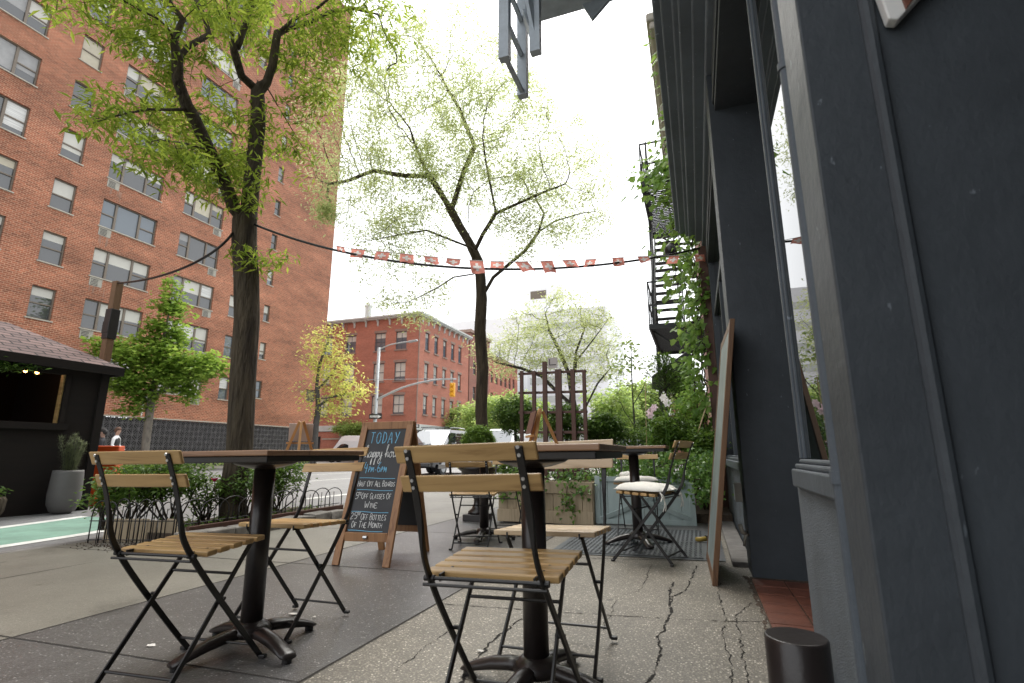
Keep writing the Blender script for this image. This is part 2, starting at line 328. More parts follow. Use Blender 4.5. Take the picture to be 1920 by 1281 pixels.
# ================================================================== THE SETTING
def plain(name, m, quads, kind='structure'):
    b = MB()
    for q in quads: b.quad(*q)
    return tag(b.build(name, m), kind=kind)
def concrete(name, base, speck, sp_amt, scale, pebble, rough, patch=.22):
    m = bpy.data.materials.new(name); m.use_nodes = True; nt = m.node_tree; L = nt.links; b = nt.nodes['Principled BSDF']
    tc = nd(nt, 'ShaderNodeTexCoord')
    n = nd(nt, 'ShaderNodeTexNoise'); n.inputs['Scale'].default_value = 1.3; n.inputs['Detail'].default_value = 9; n.inputs['Roughness'].default_value = .68; L.new(tc.outputs['Object'], n.inputs['Vector'])
    mr = nd(nt, 'ShaderNodeMapRange'); mr.inputs['From Min'].default_value = .3; mr.inputs['From Max'].default_value = .7; mr.inputs['To Min'].default_value = 1-patch; mr.inputs['To Max'].default_value = 1+patch; L.new(n.outputs[0], mr.inputs[0])
    v = nd(nt, 'ShaderNodeTexVoronoi'); v.inputs['Scale'].default_value = scale; v.inputs['Randomness'].default_value = 1; L.new(tc.outputs['Object'], v.inputs['Vector'])
    sx = nd(nt, 'ShaderNodeSeparateColor'); L.new(v.outputs['Color'], sx.inputs[0])
    r = nd(nt, 'ShaderNodeValToRGB'); e = r.color_ramp.elements
    e[0].position = 0; e[0].color = col4([c*.62 for c in base]); e[1].position = 1; e[1].color = col4(speck)
    k = e.new(max(.05, 1-sp_amt-.25)); k.color = col4(base); k = e.new(1-sp_amt); k.color = col4([c*1.25 for c in base])
    L.new(sx.outputs[0], r.inputs[0])
    d = nd(nt, 'ShaderNodeMapRange'); d.inputs['From Min'].default_value = .0; d.inputs['From Max'].default_value = .52; d.inputs['From Min'].default_value = .36
    L.new(v.outputs['Distance'], d.inputs[0])
    mx = nd(nt, 'ShaderNodeMix', data_type='RGBA'); L.new(d.outputs[0], mx.inputs[0]); L.new(r.outputs[0], mx.inputs[6]); mx.inputs[7].default_value = col4([c*pebble for c in base])
    hv = nd(nt, 'ShaderNodeHueSaturation'); L.new(mx.outputs[2], hv.inputs['Color']); L.new(mr.outputs[0], hv.inputs['Value'])
    v2 = nd(nt, 'ShaderNodeTexVoronoi'); v2.inputs['Scale'].default_value = 3.1; L.new(tc.outputs['Object'], v2.inputs['Vector'])      # trodden-in gum
    n6 = nd(nt, 'ShaderNodeTexNoise'); n6.inputs['Scale'].default_value = 22; L.new(tc.outputs['Object'], n6.inputs['Vector'])
    ad = nd(nt, 'ShaderNodeMath', operation='MULTIPLY_ADD'); ad.inputs[1].default_value = .10; L.new(n6.outputs[0], ad.inputs[0]); L.new(v2.outputs['Distance'], ad.inputs[2])
    gm = nd(nt, 'ShaderNodeMapRange'); gm.inputs['From Min'].default_value = .095; gm.inputs['From Max'].default_value = .12; L.new(ad.outputs[0], gm.inputs[0])
    n7 = nd(nt, 'ShaderNodeTexNoise'); n7.inputs['Scale'].default_value = .8; n7.inputs['Detail'].default_value = 10; n7.inputs['Roughness'].default_value = .75; n7.inputs['Distortion'].default_value = .8; L.new(tc.outputs['Object'], n7.inputs['Vector'])
    st = nd(nt, 'ShaderNodeMapRange'); st.inputs['From Min'].default_value = .56; st.inputs['From Max'].default_value = .66; st.inputs['To Min'].default_value = 1; st.inputs['To Max'].default_value = .72; L.new(n7.outputs[0], st.inputs[0])
    g2 = nd(nt, 'ShaderNodeMapRange'); g2.inputs['To Min'].default_value = .5; L.new(gm.outputs[0], g2.inputs[0])
    mm = nd(nt, 'ShaderNodeMath', operation='MULTIPLY'); L.new(st.outputs[0], mm.inputs[0]); L.new(g2.outputs[0], mm.inputs[1])
    h2 = nd(nt, 'ShaderNodeHueSaturation'); L.new(hv.outputs[0], h2.inputs['Color']); L.new(mm.outputs[0], h2.inputs['Value']); L.new(h2.outputs[0], b.inputs['Base Color'])
    bp = nd(nt, 'ShaderNodeBump'); bp.inputs['Strength'].default_value = .35; bp.inputs['Distance'].default_value = .003; bp.invert = True; L.new(v.outputs['Distance'], bp.inputs['Height'])
    b2 = nd(nt, 'ShaderNodeBump'); b2.inputs['Strength'].default_value = .14; b2.inputs['Distance'].default_value = .03; L.new(n.outputs[0], b2.inputs['Height']); L.new(b2.outputs[0], bp.inputs['Normal'])
    L.new(bp.outputs[0], b.inputs['Normal']); b.inputs['Roughness'].default_value = rough; b.inputs['Specular IOR Level'].default_value = .45
    MATS[name] = m
concrete('pave_grey', (.125, .122, .119), (.48, .47, .45), .075, 125, .80, .33, .20)
concrete('pave_tan', (.205, .195, .165), (.36, .34, .30), .05, 150, .9, .42, .18)
concrete('pave_pebble', (.245, .22, .178), (.62, .57, .48), .13, 112, .55, .5, .25)
concrete('asphalt', (.21, .21, .212), (.33, .33, .33), .08, 60, .85, .5, .2)
mat('road_green', (.155, .275, .215), .75, .22, 3, .2, 60)
mat('road_white', (.60, .60, .57), .75, .2, 5, .2, 60)
mat('joint_dark', (.030, .026, .022), .95, .3, 30)
mat('crack_dark', (.012, .010, .008), .95, .3, 40)
mat('earth', (.10, .10, .095), .95, .2, .1)
mat('kerb_stone', (.17, .16, .15), .8, .25, 6, .6, 18)
mat('stone_block', (.20, .185, .165), .85, .3, 7, .9, 14)

plain('ground', 'earth', [((-900, -900, -.14), (900, -900, -.14), (900, 900, -.14), (-900, 900, -.14))])
plain('road', 'asphalt', [((-23.3, -60, ROADZ), (-5.65, -60, ROADZ), (-5.65, 320, ROADZ), (-23.3, 320, ROADZ))])
plain('cross_street', 'asphalt', [((-250, 36.3, ROADZ), (-23.3, 36.3, ROADZ), (-23.3, 47.2, ROADZ), (-250, 47.2, ROADZ))])
def slab(name, m, x0, x1, y0, y1):
    b = MB(); n = 1
    b.quad((x0, y0, gz(x0)), (x1, y0, gz(x1)), (x1, y1, gz(x1)), (x0, y1, gz(x0)))
    return tag(b.build(name, m), kind='structure')
slab('pavement', 'pave_pebble', -1.365, .29, -10, 5.8)
slab('pavement', 'pave_grey', -2.93, -1.365, -10, 40)
slab('pavement', 'pave_tan', -5.65, -2.93, -10, 40)
slab('pavement', 'pave_grey', -1.365, .29, 5.8, 40)
b = MB(); b.bx(-5.80, -5.65, -40, 40, -.13, -.074); tag(b.build('kerb', 'kerb_stone', bevel=.015), kind='structure')
b = MB(); b.bx(-28.6, -23.45, -60, 36.2, -.13, .02); b.bx(-250, -28.6, 34.0, 36.2, -.13, .02); tag(b.build('far_pavement', 'pave_tan'), kind='structure')
b = MB(); b.bx(-28.6, -23.45, 47.3, 300, -.13, .02); b.bx(-250, -28.6, 47.3, 49.4, -.13, .02); tag(b.build('far_pavement', 'pave_tan'), kind='structure')
b = MB(); b.bx(-23.45, -23.3, -60, 36.2, -.13, .024); b.bx(-23.45, -23.3, 47.3, 300, -.13, .024); tag(b.build('far_kerb', 'kerb_stone'), kind='structure')
# green cycle lane with its white edge lines, turning a little towards the corner
Z = ROADZ+.004
def strip(name, m, L, Rr, z):
    b = MB()
    for i in range(len(L)-1): b.quad((*L[i], z), (*Rr[i], z), (*Rr[i+1], z), (*L[i+1], z))
    return tag(b.build(name, m), kind='structure')
yy = [-30, 0, 2.4, 3.9, 5.2, 8, 40]
xo = [-7.3, -7.3, -7.45, -7.66, -7.95, -8.2, -8.2]
off = lambda d: [(x+d, y) for x, y in zip(xo, yy)]
xg, yg = xo, yy; xo, yy = [-7.3, -7.3, -7.45, -7.66, -7.95], [-30, 0, 2.4, 3.9, 5.0]
strip('cycle_lane', 'road_green', off(0), off(1.30), Z)
strip('lane_line', 'road_white', off(-.16), off(0), Z+.001)
strip('lane_line', 'road_white', off(1.30), off(1.46), Z+.001)
xo, yy = [-8.1, -8.1], [8.2, 30]; strip('lane_line', 'road_white', off(.9), off(1.1), Z+.001)
for x in (-11.6, -14.9, -18.2): strip('lane_line', 'road_white', [(x, -30), (x, 33)], [(x+.12, -30), (x+.12, 33)], Z)
b = MB()
for i in range(9): b.bx(-22.3+i*1.7, -21.5+i*1.7, 31.2, 34.4, Z-.003, Z)
tag(b.build('crossing_marks', 'road_white'), kind='structure')
# grey patch of newer asphalt beside the kerb ramp
# joints between the flags and the cracks of the old aggregate strip
def joint(pts, w, name='pavement_joint', m='joint_dark', jag=0, seed=1, up=.0018):
    rnd = random.Random(seed); P = []
    pts = [Vector((p[0], p[1], 0)) for p in pts]
    for a, c in zip(pts, pts[1:]):
        n = max(1, int((c-a).length/(.0065 if jag else .3)))
        for k in range(n): P.append(a.lerp(c, k/n))
    P.append(pts[-1]); W = []
    ox = oy = ow = 0
    for i, p in enumerate(P):
        if jag:
            ox = .86*ox+rnd.gauss(0, jag*.5); oy = .84*oy+rnd.gauss(0, jag*.34); ow = .7*ow+rnd.gauss(0, .36); p.x += ox; p.y += oy
        p.z = gz(p.x)+up; W.append(w*(min(2.0, max(.18, .75+ow)) if jag else rnd.uniform(.85, 1.15)))
    W[0] *= .4; W[-1] *= .4
    b = MB(); b.ribbon(P, W, (0, 0, 1)); return tag(b.build(name, m), kind='structure')
joint([(-1.365, -10), (-1.365, 5.8)], .012); joint([(-2.93, -10), (-2.93, 30)], .010); joint([(-4.45, -3), (-4.45, 2.9)], .008)
for y in (-1.73, -.05, 1.63, 3.31, 4.99, 6.7, 8.4): joint([(-1.365, y), (-2.93, y-.02), (-5.6, y-.04)], .009, seed=int(y*9)+40)
joint([(-1.36, 2.64), (-.64, 2.69), (.06, 2.77), (.24, 2.82)], .006, jag=.004, seed=8)
joint([(-1.36, 4.02), (.0, 4.18)], .010, seed=9)
def gpx(l, sc, ox, oy): 
    out = []
    for x, y in l:
        r = ray(ox+x/sc, oy+y/sc); p = EYEV+r*(-EYE/r.z); out.append((p.x, p.y))
    return out
for i, (l, wd, j) in enumerate([
    ([(1530, 235), (1500, 300), (1480, 355), (1400, 400), (1390, 440)], .013, .006),
    ([(1405, 325), (1385, 370), (1380, 430), (1390, 480), (1350, 570), (1330, 640), (1325, 690), (1310, 760), (1275, 870), (1240, 980)], .016, .006),
    ([(640, 480), (560, 520), (510, 555), (440, 620), (370, 690), (320, 730), (250, 830), (190, 930)], .015, .007),
    ([(1660, 330), (1650, 390), (1690, 530), (1680, 600), (1700, 700), (1715, 800), (1720, 900)], .007, .005),
    ([(1820, 440), (1740, 520), (1745, 560), (1780, 650), (1790, 780), (1800, 900)], .006, .005),
    ([(1285, 225), (1240, 330), (1210, 370), (1090, 400), (1060, 500), (1020, 580)], .005, .006),
    ([(200, 560), (90, 630), (0, 700), (-120, 790)], .006, .006)]):
    joint(gpx(l, 2.909, 780, 980), wd*.62, 'pavement_crack', 'crack_dark', j, 20+i)
joint([(.245, 2.3), (.235, 2.9), (.238, 3.3), (.232, 3.66), (.20, 3.78)], .022, 'pavement_crack', 'soil', .006, 77)
# red tiles of the entrance step
b = MB(); rnd = random.Random(4)
for i in range(4):
    for j in range(7):
        y0 = 2.42+j*.177; x0 = .25+i*.18
        b.box((x0+.088, y0+.086, .004+rnd.uniform(-.001, .001)), (.173, .169, .02))
tag(b.build('entrance_tiles', 'terracotta', bevel=.002, seg=1), kind='structure')
plain('tile_grout', 'soil', [((.245, 2.40, .006), (.96, 2.40, .006), (.96, 3.75, .006), (.245, 3.75, .006))])
b = MB(); b.bx(.165, .30, 4.05, 7.5, -.01, .035); tag(b.build('wall_kerb', 'kerb_stone', bevel=.01), kind='structure')
# earth of the planting pit, loose dirt at its front and the garden bed behind the planters
b = MB(); b.bx(-5.44, -4.62, 3.72, 6.15, -.09, .02); tag(b.build('pit_soil', 'soil'), kind='structure')
rnd = random.Random(5); b = MB()
for i in range(700):
    x = rnd.gauss(-4.85, .28); y = rnd.gauss(3.5, .10); r = rnd.uniform(.003, .012)
    b.box((x, y, gz(x)+r*.3), (r, r*rnd.uniform(.5, 1.2), r*.7), rnd.uniform(0, 3))
tag(b.build('loose_dirt', 'soil'), kind='stuff')
b = MB(); b.bx(-2.28, .3, 6.35, 9.6, -.05, .10); tag(b.build('garden_bed', 'soil'), kind='structure')

# ================================================================== THE RESTAURANT FRONT ON THE RIGHT
fac = empty('restaurant_front', (.3, 3, 0), 0, 'dark slate blue painted restaurant front with pillars and tall shop windows', 'building')
def fb(name, m, fn, bevel=.004, **k):
    mb = MB(); fn(mb); return mb.build(name, m, fac, bevel, world=True, **k)
# near pillar: its end face looks down the street towards us
fb('pillar', 'slate_paint', lambda m: m.bx(.2555, 1.0, 1.03, 1.185, 0, 3.62), .004)
fb('moulding', 'slate_paint', lambda m: (m.tube([(.372, 1.026, 0), (.372, 1.026, 3.6)], .013, 10)), 0)
# entrance to the south of it
fb('door_recess', 'slate_paint', lambda m: (m.bx(.95, 1.05, -1.4, 1.029, 0, 3.62), m.bx(.26, 1.0, -1.75, -1.4, 0, 3.62)))
fb('wall', 'slate_paint', lambda m: (m.bx(.30, 6, -8, -1.75, 0, 3.62), m.bx(1.05, 6, -1.75, 7.5, 0, 3.62)))
# bay with the narrow window between the pillars
fb('bulkhead', 'slate_stucco', lambda m: m.bx(.372, .90, 1.186, 2.45, 0, .635), .006)
fb('sill', 'slate_paint_pale', lambda m: (m.bx(.350, .46, 1.19, 2.405, .630, .700), m.bx(.366, .46, 1.19, 2.41, .7005, .720), m.bx(.384, .46, 1.19, 2.415, .7205, .738)), .007)
b = MB(); b.quad((.412, 1.186, .739), (.412, 2.45, .739), (.412, 2.45, 3.3), (.412, 1.186, 3.3)); b.build('pane', 'shop_glass', fac, world=True)
fb('window_frame', 'slate_paint_pale', lambda m: (m.bx(.392, .46, 2.425, 2.45, .7385, 3.3), m.bx(.402, .43, 2.41, 2.4245, .7385, 3.3), m.bx(.37, .411, 1.19, 1.30, .7385, 3.3)), .005)  # the post's lit edges are painted in by the paler slate
fb('conduit', 'slate_paint_pale', lambda m: (m.tube([(.262, 1.222, 0), (.262, 1.222, 3.5)], .0125, 12), m.tube([(.262, 1.222, .70), (.262, 1.222, .725)], .0165, 12), m.tube([(.262, 1.222, 1.66), (.262, 1.222, 1.678)], .0165, 12), m.box((.275, 1.222, .712), (.03, .012, .02))), 0)
fb('door', 'slate_paint', lambda m: (m.bx(.92, .96, 2.45, 3.74, .02, 3.3), m.bx(.90, .919, 2.60, 3.64, .15, 1.0)))
# middle pillar and the long window beyond it
fb('pillar', 'slate_paint', lambda m: m.bx(.263, .72, 3.74, 4.06, 0, 3.62), .004)
fb('bulkhead', 'slate_stucco', lambda m: m.bx(.315, .9, 4.06, 7.28, .0, .635))
fb('sill', 'slate_paint_pale', lambda m: (m.bx(.262, .42, 4.065, 7.27, .636, .700), m.bx(.295, .42, 4.065, 7.27, .7005, .725), m.bx(.32, .42, 4.065, 7.27, .7255, .742)), .007)
b = MB(); b.quad((.375, 4.06, .74), (.375, 7.28, .74), (.375, 7.28, 3.3), (.375, 4.06, 3.3)); b.build('pane', 'shop_glass', fac, world=True)
fb('window_frame', 'slate_paint', lambda m: (m.bx(.31, .40, 7.10, 7.28, .7425, 3.3), m.bx(.35, .374, 4.06, 4.12, .7425, 3.3), m.bx(.33, .3745, 5.62, 5.68, .7425, 2.55), m.bx(.33, .3740, 4.12, 7.1, 2.55, 2.62)), .005)
fb('end_post', 'trellis_wood', lambda m: m.bx(.20, .5, 7.285, 7.45, 0, 3.62))
# lintel, stepped cornice and the storeys above
fb('lintel', 'slate_paint', lambda m: (m.bx(.30, 1.0, -8, 7.28, 3.302, 3.62), m.bx(.288, .2995, -8, 7.28, 3.36, 3.40)))
painted('cornice_flare_slate', (.15, .178, .21), .5, .35)  # slate lightened and blued: lens flare put into the cornice's colour
fb('cornice', 'cornice_flare_slate', lambda m: (m.bx(.255, .6, -8, 7.3, 3.621, 3.70), m.bx(.17, .6, -8, 7.3, 3.7005, 3.745), m.bx(.085, .6, -8, 7.3, 3.7455, 3.80), m.bx(.045, .6, -8, 7.3, 3.8005, 3.84), m.bx(-.03, .6, -8, 7.3, 3.8405, 3.90), m.bx(-.085, .6, -8, 7.3, 3.9005, 4.02)), .012)
fb('upper_wall', 'slate_paint', lambda m: m.bx(.32, 8, -8, 7.4, 4.021, 13.5))
# things fixed to it
t = empty('meter_box', (.255, 3.9, .50), 0, 'small grey metal box fixed to the dark middle pillar', 'metal box')
b = MB(); b.bx(-.045, .0, -.04, .06, -.055, .065); b.build('box', 'grille_metal', t, .003)
b = MB(); b.bx(-.048, -.0455, -.03, .05, -.045, .055); b.build('cover', 'steel', t)
t = empty('door_stop', (.26, 3.62, .23), 0, 'small metal catch low on the corner of the middle pillar', 'door stop')
b = MB(); b.tube([(-.01, .12, .03), (-.035, .10, .045), (-.045, .09, .09)], .014, 10); b.tube([(.0, .12, .03), (-.02, .1, .02), (-.03, .11, -.04)], .009, 8); b.build('hook', 'grille_metal', t, smooth=True)
t = empty('wall_lantern', (.43, 1.0, 1.57), 0, 'white framed lamp housing at the top of the near dark pillar', 'wall lamp')
b = MB(); p = [(-.035, -.012), (-.020, -.018), (.028, .03), (.05, .09), (.05, .2), (-.06, .2)]
b.prism([(x, z) for x, z in p], .024, Matrix.Translation((0, .012, 0))); b.build('housing', 'white_paint', t, .003)
b = MB(); b.prism([(-.008, -.004), (.02, .034), (.036, .09), (.036, .18), (-.03, .18)], .006, Matrix.Translation((0, -.0035, 0))); b.build('lens', 'terracotta', t, .001)
b = MB(); b.prism([(.03, .03), (.075, .07), (.08, .2), (.052, .2), (.052, .09)], .03, Matrix.Translation((0, .012, 0))); b.build('bracket', 'trellis_wood', t, .003)
# black post stub beside the step
t = empty('post_stub', (.178, 1.42, 0), 0, 'short black cylinder post standing on the pavement beside the near pillar', 'bollard', tilt=False)
b = MB(); b.lathe((0, 0, 0), [(.066, 0), (.066, .352), (.063, .356)], 40); b.build('post', 'iron_base', t, .0015, smooth=False)
for pl in t.children[0].data.polygons: pl.use_smooth = abs(pl.normal.z) < .5
# cellar hatch with raised tread pattern
hm = mat('hatch_steel', (.105, .115, .125), .42, .2, 4, .15, 40, metal=.6)
b = MB(); Z0 = .004
hx0, hx1, hy0, hy1 = -1.19, .03, 4.19, 5.75
g = lambda x: gz(x)+.006
b.quad((hx0, hy0, g(hx0)), (hx1, hy0, g(hx1)), (hx1, hy1, g(hx1)), (hx0, hy1, g(hx0)))
t = empty('cellar_hatch', (0, 0, 0), 0, 'grey steel cellar hatch of treaded plate set in the pavement', 'hatch')
b.build('frame', 'hatch_steel', t)
for k in range(2):
    b = MB(); y0 = hy0+.05+k*.74; y1 = y0+.72
    b.quad((hx0+.05, y0, g(hx0)+.005), (hx1-.05, y0, g(hx1)+.005), (hx1-.05, y1, g(hx1)+.005), (hx0+.05, y1, g(hx0)+.005))
    n = 30
    for i in range(n):
        x = hx0+.07+(hx1-hx0-.14)*i/(n-1)
        for j in range(15):
            y = y0+.03+j*.047; s = 1 if (i+j) % 2 else -1
            b.bar((x-.008, y-.008*s, gz(x)+.013), (x+.008, y+.008*s, gz(x)+.013), .005, .003)
    b.build('door_leaf', 'hatch_steel', t)
b = MB(); b.quad((.035, hy0, .0075), (.13, hy0, .0080), (.13, 6.1, .0080), (.035, 6.1, .0075)); b.build('side_plate', 'hatch_steel', t)
# ================================================================== BUILDINGS ACROSS THE AVENUE
def wallgrid(mb, O, U, N, W0, W1, Z0, Z1, holes, depth):
    """a wall in the (u, z) plane with real openings; N points outwards, reveals go in by depth. UVs are in metres"""
    O, U, N = Vector(O), Vector(U), Vector(N); ZV = Vector((0, 0, 1))
    us = sorted({W0, W1, *[h[0] for h in holes], *[h[1] for h in holes]}); zs = sorted({Z0, Z1, *[h[2] for h in holes], *[h[3] for h in holes]})
    P = lambda u, z, d=0: O+U*u+ZV*z-N*d
    for j in range(len(zs)-1):
        run = None
        for i in range(len(us)):
            solid = i < len(us)-1 and not any(h[0] <= us[i] and us[i+1] <= h[1] and h[2] <= zs[j] and zs[j+1] <= h[3] for h in holes)
            if solid and run is None: run = us[i]
            if not solid and run is not None:
                a, c = run, us[i]; z0, z1 = zs[j], zs[j+1]
                mb.quad(P(a, z0), P(c, z0), P(c, z1), P(a, z1), [(a, z0), (c, z0), (c, z1), (a, z1)]); run = None
    for a, c, z0, z1 in holes:
        for (p, q) in (((a, z0), (a, z1)), ((a, z1), (c, z1)), ((c, z1), (c, z0)), ((c, z0), (a, z0))):
            mb.quad(P(*p), P(*q), P(*q, depth), P(*p, depth), [(p[0], p[1]), (q[0], q[1]), (q[0]+depth, q[1]), (p[0]+depth, p[1])])
FLOOR = 2.73
apt = empty('apartment_building', (-28.4, 20, 0), 0, 'tall red brick apartment building with grey framed windows and breeze block ground floor', 'building')
AX = -28.4
specs = []                       # (y0, y1, z0, z1, type)
for k in range(0, 15):
    s = 4.13+k*FLOOR
    specs.append((9.60, 12.36, s, s+1.53, 'triple'))
    specs.append((13.79, 14.77, s, s+1.53, 'single'))
    specs.append((16.01, 18.91, s, s+1.53, 'triple'))
    specs.append((20.31, 23.05, s, s+1.53, 'triple'))
    specs.append((24.28, 25.0, s, s+1.45, 'single'))
    specs.append((27.15, 27.69, s+.36, s+1.56, 'narrow'))
def seen(y0, y1, z0, z1):          # far below the roof line of the photograph nothing of the upper floors shows
    p = math.hypot(AX, (y0+y1)/2); te = ((z0+z1)/2-EYE)/p
    az = math.degrees(math.atan2(AX, (y0+y1)/2))
    lim = {True: .80, False: .98}[az < -55]
    return te < lim
specs = [q for q in specs if seen(*q[:4])]
holes = [q[:4] for q in specs]+[(32.1, 33.05, 4.72, 5.64)]
b = MB()
wallgrid(b, (AX, 0, 0), (0, 1, 0), (1, 0, 0), -12, 33.8, 2.70, 42, holes, .17)
wallgrid(b, (AX, 33.8, 0), (-1, 0, 0), (0, 1, 0), 0, 22, 2.70, 42, [], .17)
b.quad((AX, -12, 42), (AX, 33.8, 42), (AX-22, 33.8, 42), (AX-22, -12, 42))
b.build('wall', 'apartment_brick', apt, world=True)
b = MB(); b.bx(AX-.05, AX+.03, -12, 33.83, 2.64, 2.70); b.build('ledge', 'sill_stone', apt, world=True)
# breeze block ground floor
b = MB(); n = 0.30
for i in range(70):
    y = 33.75-i*n
    b.bx(AX-.08, AX-.02, y-.022, y+.022, -.1, 2.638)
for j in range(10):
    z = -.05+j*n; b.bx(AX-.078, AX-.022, 12.7, 33.8, z-.022, z+.022)
b.build('screen_wall', 'screen_block', apt, world=True)
b = MB()
for i in range(70):
    for j in range(9):
        y = 33.75-(i+.5)*n; z = -.05+(j+.5)*n
        f = 1 if (i+j) % 2 else -1
        b.bar((AX-.055, y-.128, z-.128*f), (AX-.055, y+.128, z+.128*f), .045, .034, (0, -f, 1))
        for s in (-1, 1): b.bar((AX-.056, y+s*.02, z-s*f*.115), (AX-.056, y+s*.115, z-s*f*.02), .043, .030, (0, f, 1))
o = b.build('screen_blocks', 'screen_block', apt, world=True); tag(o, kind='stuff')
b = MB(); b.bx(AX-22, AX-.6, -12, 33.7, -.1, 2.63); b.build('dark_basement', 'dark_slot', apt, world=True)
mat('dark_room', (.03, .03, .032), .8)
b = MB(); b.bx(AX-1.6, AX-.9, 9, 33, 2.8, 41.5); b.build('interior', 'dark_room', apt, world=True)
rnd = random.Random(11); NW = 0
for (y0, y1, z0, z1, typ) in specs:
    X0 = AX-.13
    w_ = MB(); fr = .06
    w_.bx(X0-.06, X0+.05, y0, y0+fr, z0, z1); w_.bx(X0-.06, X0+.05, y1-fr, y1, z0, z1)
    w_.bx(X0-.06, X0+.048, y0+fr, y1-fr, z1-.055, z1); w_.bx(X0-.06, X0+.048, y0+fr, y1-fr, z0, z0+.05)
    if typ == 'triple': mul = [y0+(y1-y0)*.255, y0+(y1-y0)*.685]
    else: mul = []
    for mm in mul: w_.bx(X0-.06, X0+.05, mm-.055, mm+.055, z0+.05, z1-.055)
    edges = [y0+fr]+[e for mm in mul for e in (mm-.055, mm+.055)]+[y1-fr]
    lights = [(edges[2*i], edges[2*i+1]) for i in range(len(edges)//2)]
    for i, (a, c) in enumerate(lights):
        if typ != 'triple' or i != 1: zm = (z0+z1)/2-.03; w_.bx(X0-.04, X0+.035, a, c, zm-.03, zm+.03)
    win = w_.build('window', 'window_frame_taupe', apt, world=True)
    g1, g2, bl = MB(), MB(), MB()
    BM = ['blind_cloth', 'blind_cloth', 'blind_cream', 'blind_grey', 'blind_slats']; bm_ = rnd.choice(BM)
    hb = rnd.choice([0, 0, 0, .45, .5, .3, .6, .95]) if typ != 'narrow' else rnd.choice([0, .5])
    for i, (a, c) in enumerate(lights):
        x = X0-.012
        zc = z0+.05
        g1.quad((x, a, z0+.05), (x, c, z0+.05), (x, c, z1-.055), (x, a, z1-.055))
        h2 = hb*rnd.uniform(.85, 1.05) if rnd.random() < .7 else rnd.choice([0, .25, .5, .7])
        if h2 > 0:
            zt = z1-.055; zb = zt-(z1-z0-.1)*h2
            bl = MB(); bl.quad((x+.004, a, zb), (x+.004, c, zb), (x+.004, c, zt), (x+.004, a, zt)); bl.build('blind', bm_ if rnd.random() < .75 else rnd.choice(BM), win)
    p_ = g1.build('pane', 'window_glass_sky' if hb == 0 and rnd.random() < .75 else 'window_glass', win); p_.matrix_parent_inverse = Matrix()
    s_ = MB(); s_.bx(AX-.16, AX+.045, y0-.06, y1+.06, z0-.055, z0-.001); s_.build('sill', 'sill_stone', win)
    if typ == 'triple' and (y0 > 15):
        aa = (y0+.02, y0+.62) if y0 < 19 else (y1-.62, y1-.02)
        a_ = MB(); a_.bx(AX-.1, AX+.012, aa[0], aa[1], z0-.50, z0-.058); ac = a_.build('air_conditioner', 'grille_metal', apt, world=True)
        l_ = MB()
        for j in range(5): l_.bx(AX+.0125, AX+.016, aa[0]+.06, aa[0]+.40, z0-.46+j*.072, z0-.43+j*.072)
        l_.build('louvre', 'dark_slot', ac)
for c in apt.children:
    if c.name.startswith('window'): NW += 1
b = MB()
b.bx(AX-.12, AX-.06, 32.1, 33.05, 4.72, 5.64)
for j in range(9): b.bar((AX-.04, 32.14, 4.78+j*.1), (AX-.04, 33.0, 4.78+j*.1), .07, .03, (.5, 0, 1))
b.build('louvre_vent', 'window_frame_taupe', apt, world=True)
# pale lime streaks below the air conditioners (stains with a shape of their own)
mat('lime_stain', (.27, .155, .11), .9, .3, 2)
b = MB(); rnd = random.Random(3)
for k in range(3, 9):
    s = 4.13+k*FLOOR-FLOOR
    for q in range(5):
        y = 16.05+rnd.uniform(0, .85); wv = rnd.uniform(.02, .07); h = rnd.uniform(.2, .62)
        b.quad((AX+.003+q*.0004, y, s-.5-h), (AX+.003+q*.0004, y+wv, s-.5-h*.9), (AX+.003+q*.0004, y+wv*1.1, s-.5), (AX+.003+q*.0004, y, s-.5))
tag(b.build('lime_streaks', 'lime_stain', apt, world=True), kind='stuff')
for k in (4, 5, 7, 9):
    b = MB(); z = 4.13+k*FLOOR-.42; b.bx(AX, AX+.006, 27.9, 33.8, z-.018, z+.018); b.build('lime_line', 'lime_stain', apt, world=True)
# lamp on its conduit above the screen wall
t = empty('wall_light', (AX, 19.65, 2.75), 0, 'small grey wall light on a conduit above the breeze blocks', 'wall lamp')
b = MB(); b.bx(.0, .05, -.02, .02, 0, .85); b.build('conduit', 'white_paint', t)
b = MB(); b.bx(.0, .26, -.12, .12, .85, 1.05); b.build('lamp_head', 'steel', t, .02)

# ------------------------------------------------------------------ the three-storey brick corner building
cb = empty('corner_building', (-28.7, 49.5, 0), 0, 'three storey red brick corner building with bracketed cornice', 'building')
CX0, CY0 = -28.7, 49.5
rows = [(5.05, 7.15), (8.75, 10.85), (12.35, 14.45)]
east = [51.35, 53.55, 55.8, 58.0, 60.15]
south = [2.35, 5.15, 9.2, 12.6, 15.2, 19.5, 23]
he = [(y-.47-CY0, y+.47-CY0, a, c) for y in east for a, c in rows]
hs_ = [(u-.72, u+.72, a, c) for u in south for a, c in rows]
b = MB()
wallgrid(b, (CX0, CY0, 0), (0, 1, 0), (1, 0, 0), 0, 13.4, 3.9, 16.2, he, .2)
wallgrid(b, (CX0, CY0, 0), (-1, 0, 0), (0, -1, 0), 0, 27, 3.9, 16.2, hs_, .2)
wallgrid(b, (CX0, CY0, 0), (-1, 0, 0), (0, -1, 0), 9.8, 27, 0, 3.2, [(12.5, 14.3, 0, 2.7)], .3)
b.quad((CX0, CY0, 16.2), (CX0, CY0+13.4, 16.2), (CX0-27, CY0+13.4, 16.2), (CX0-27, CY0, 16.2))
b.build('wall', 'corner_brick', cb, world=True)
b = MB(); b.bx(CX0-27, CX0-.5, CY0+.5, CY0+13.3, 0, 16); b.build('interior', 'dark_room', cb, world=True)
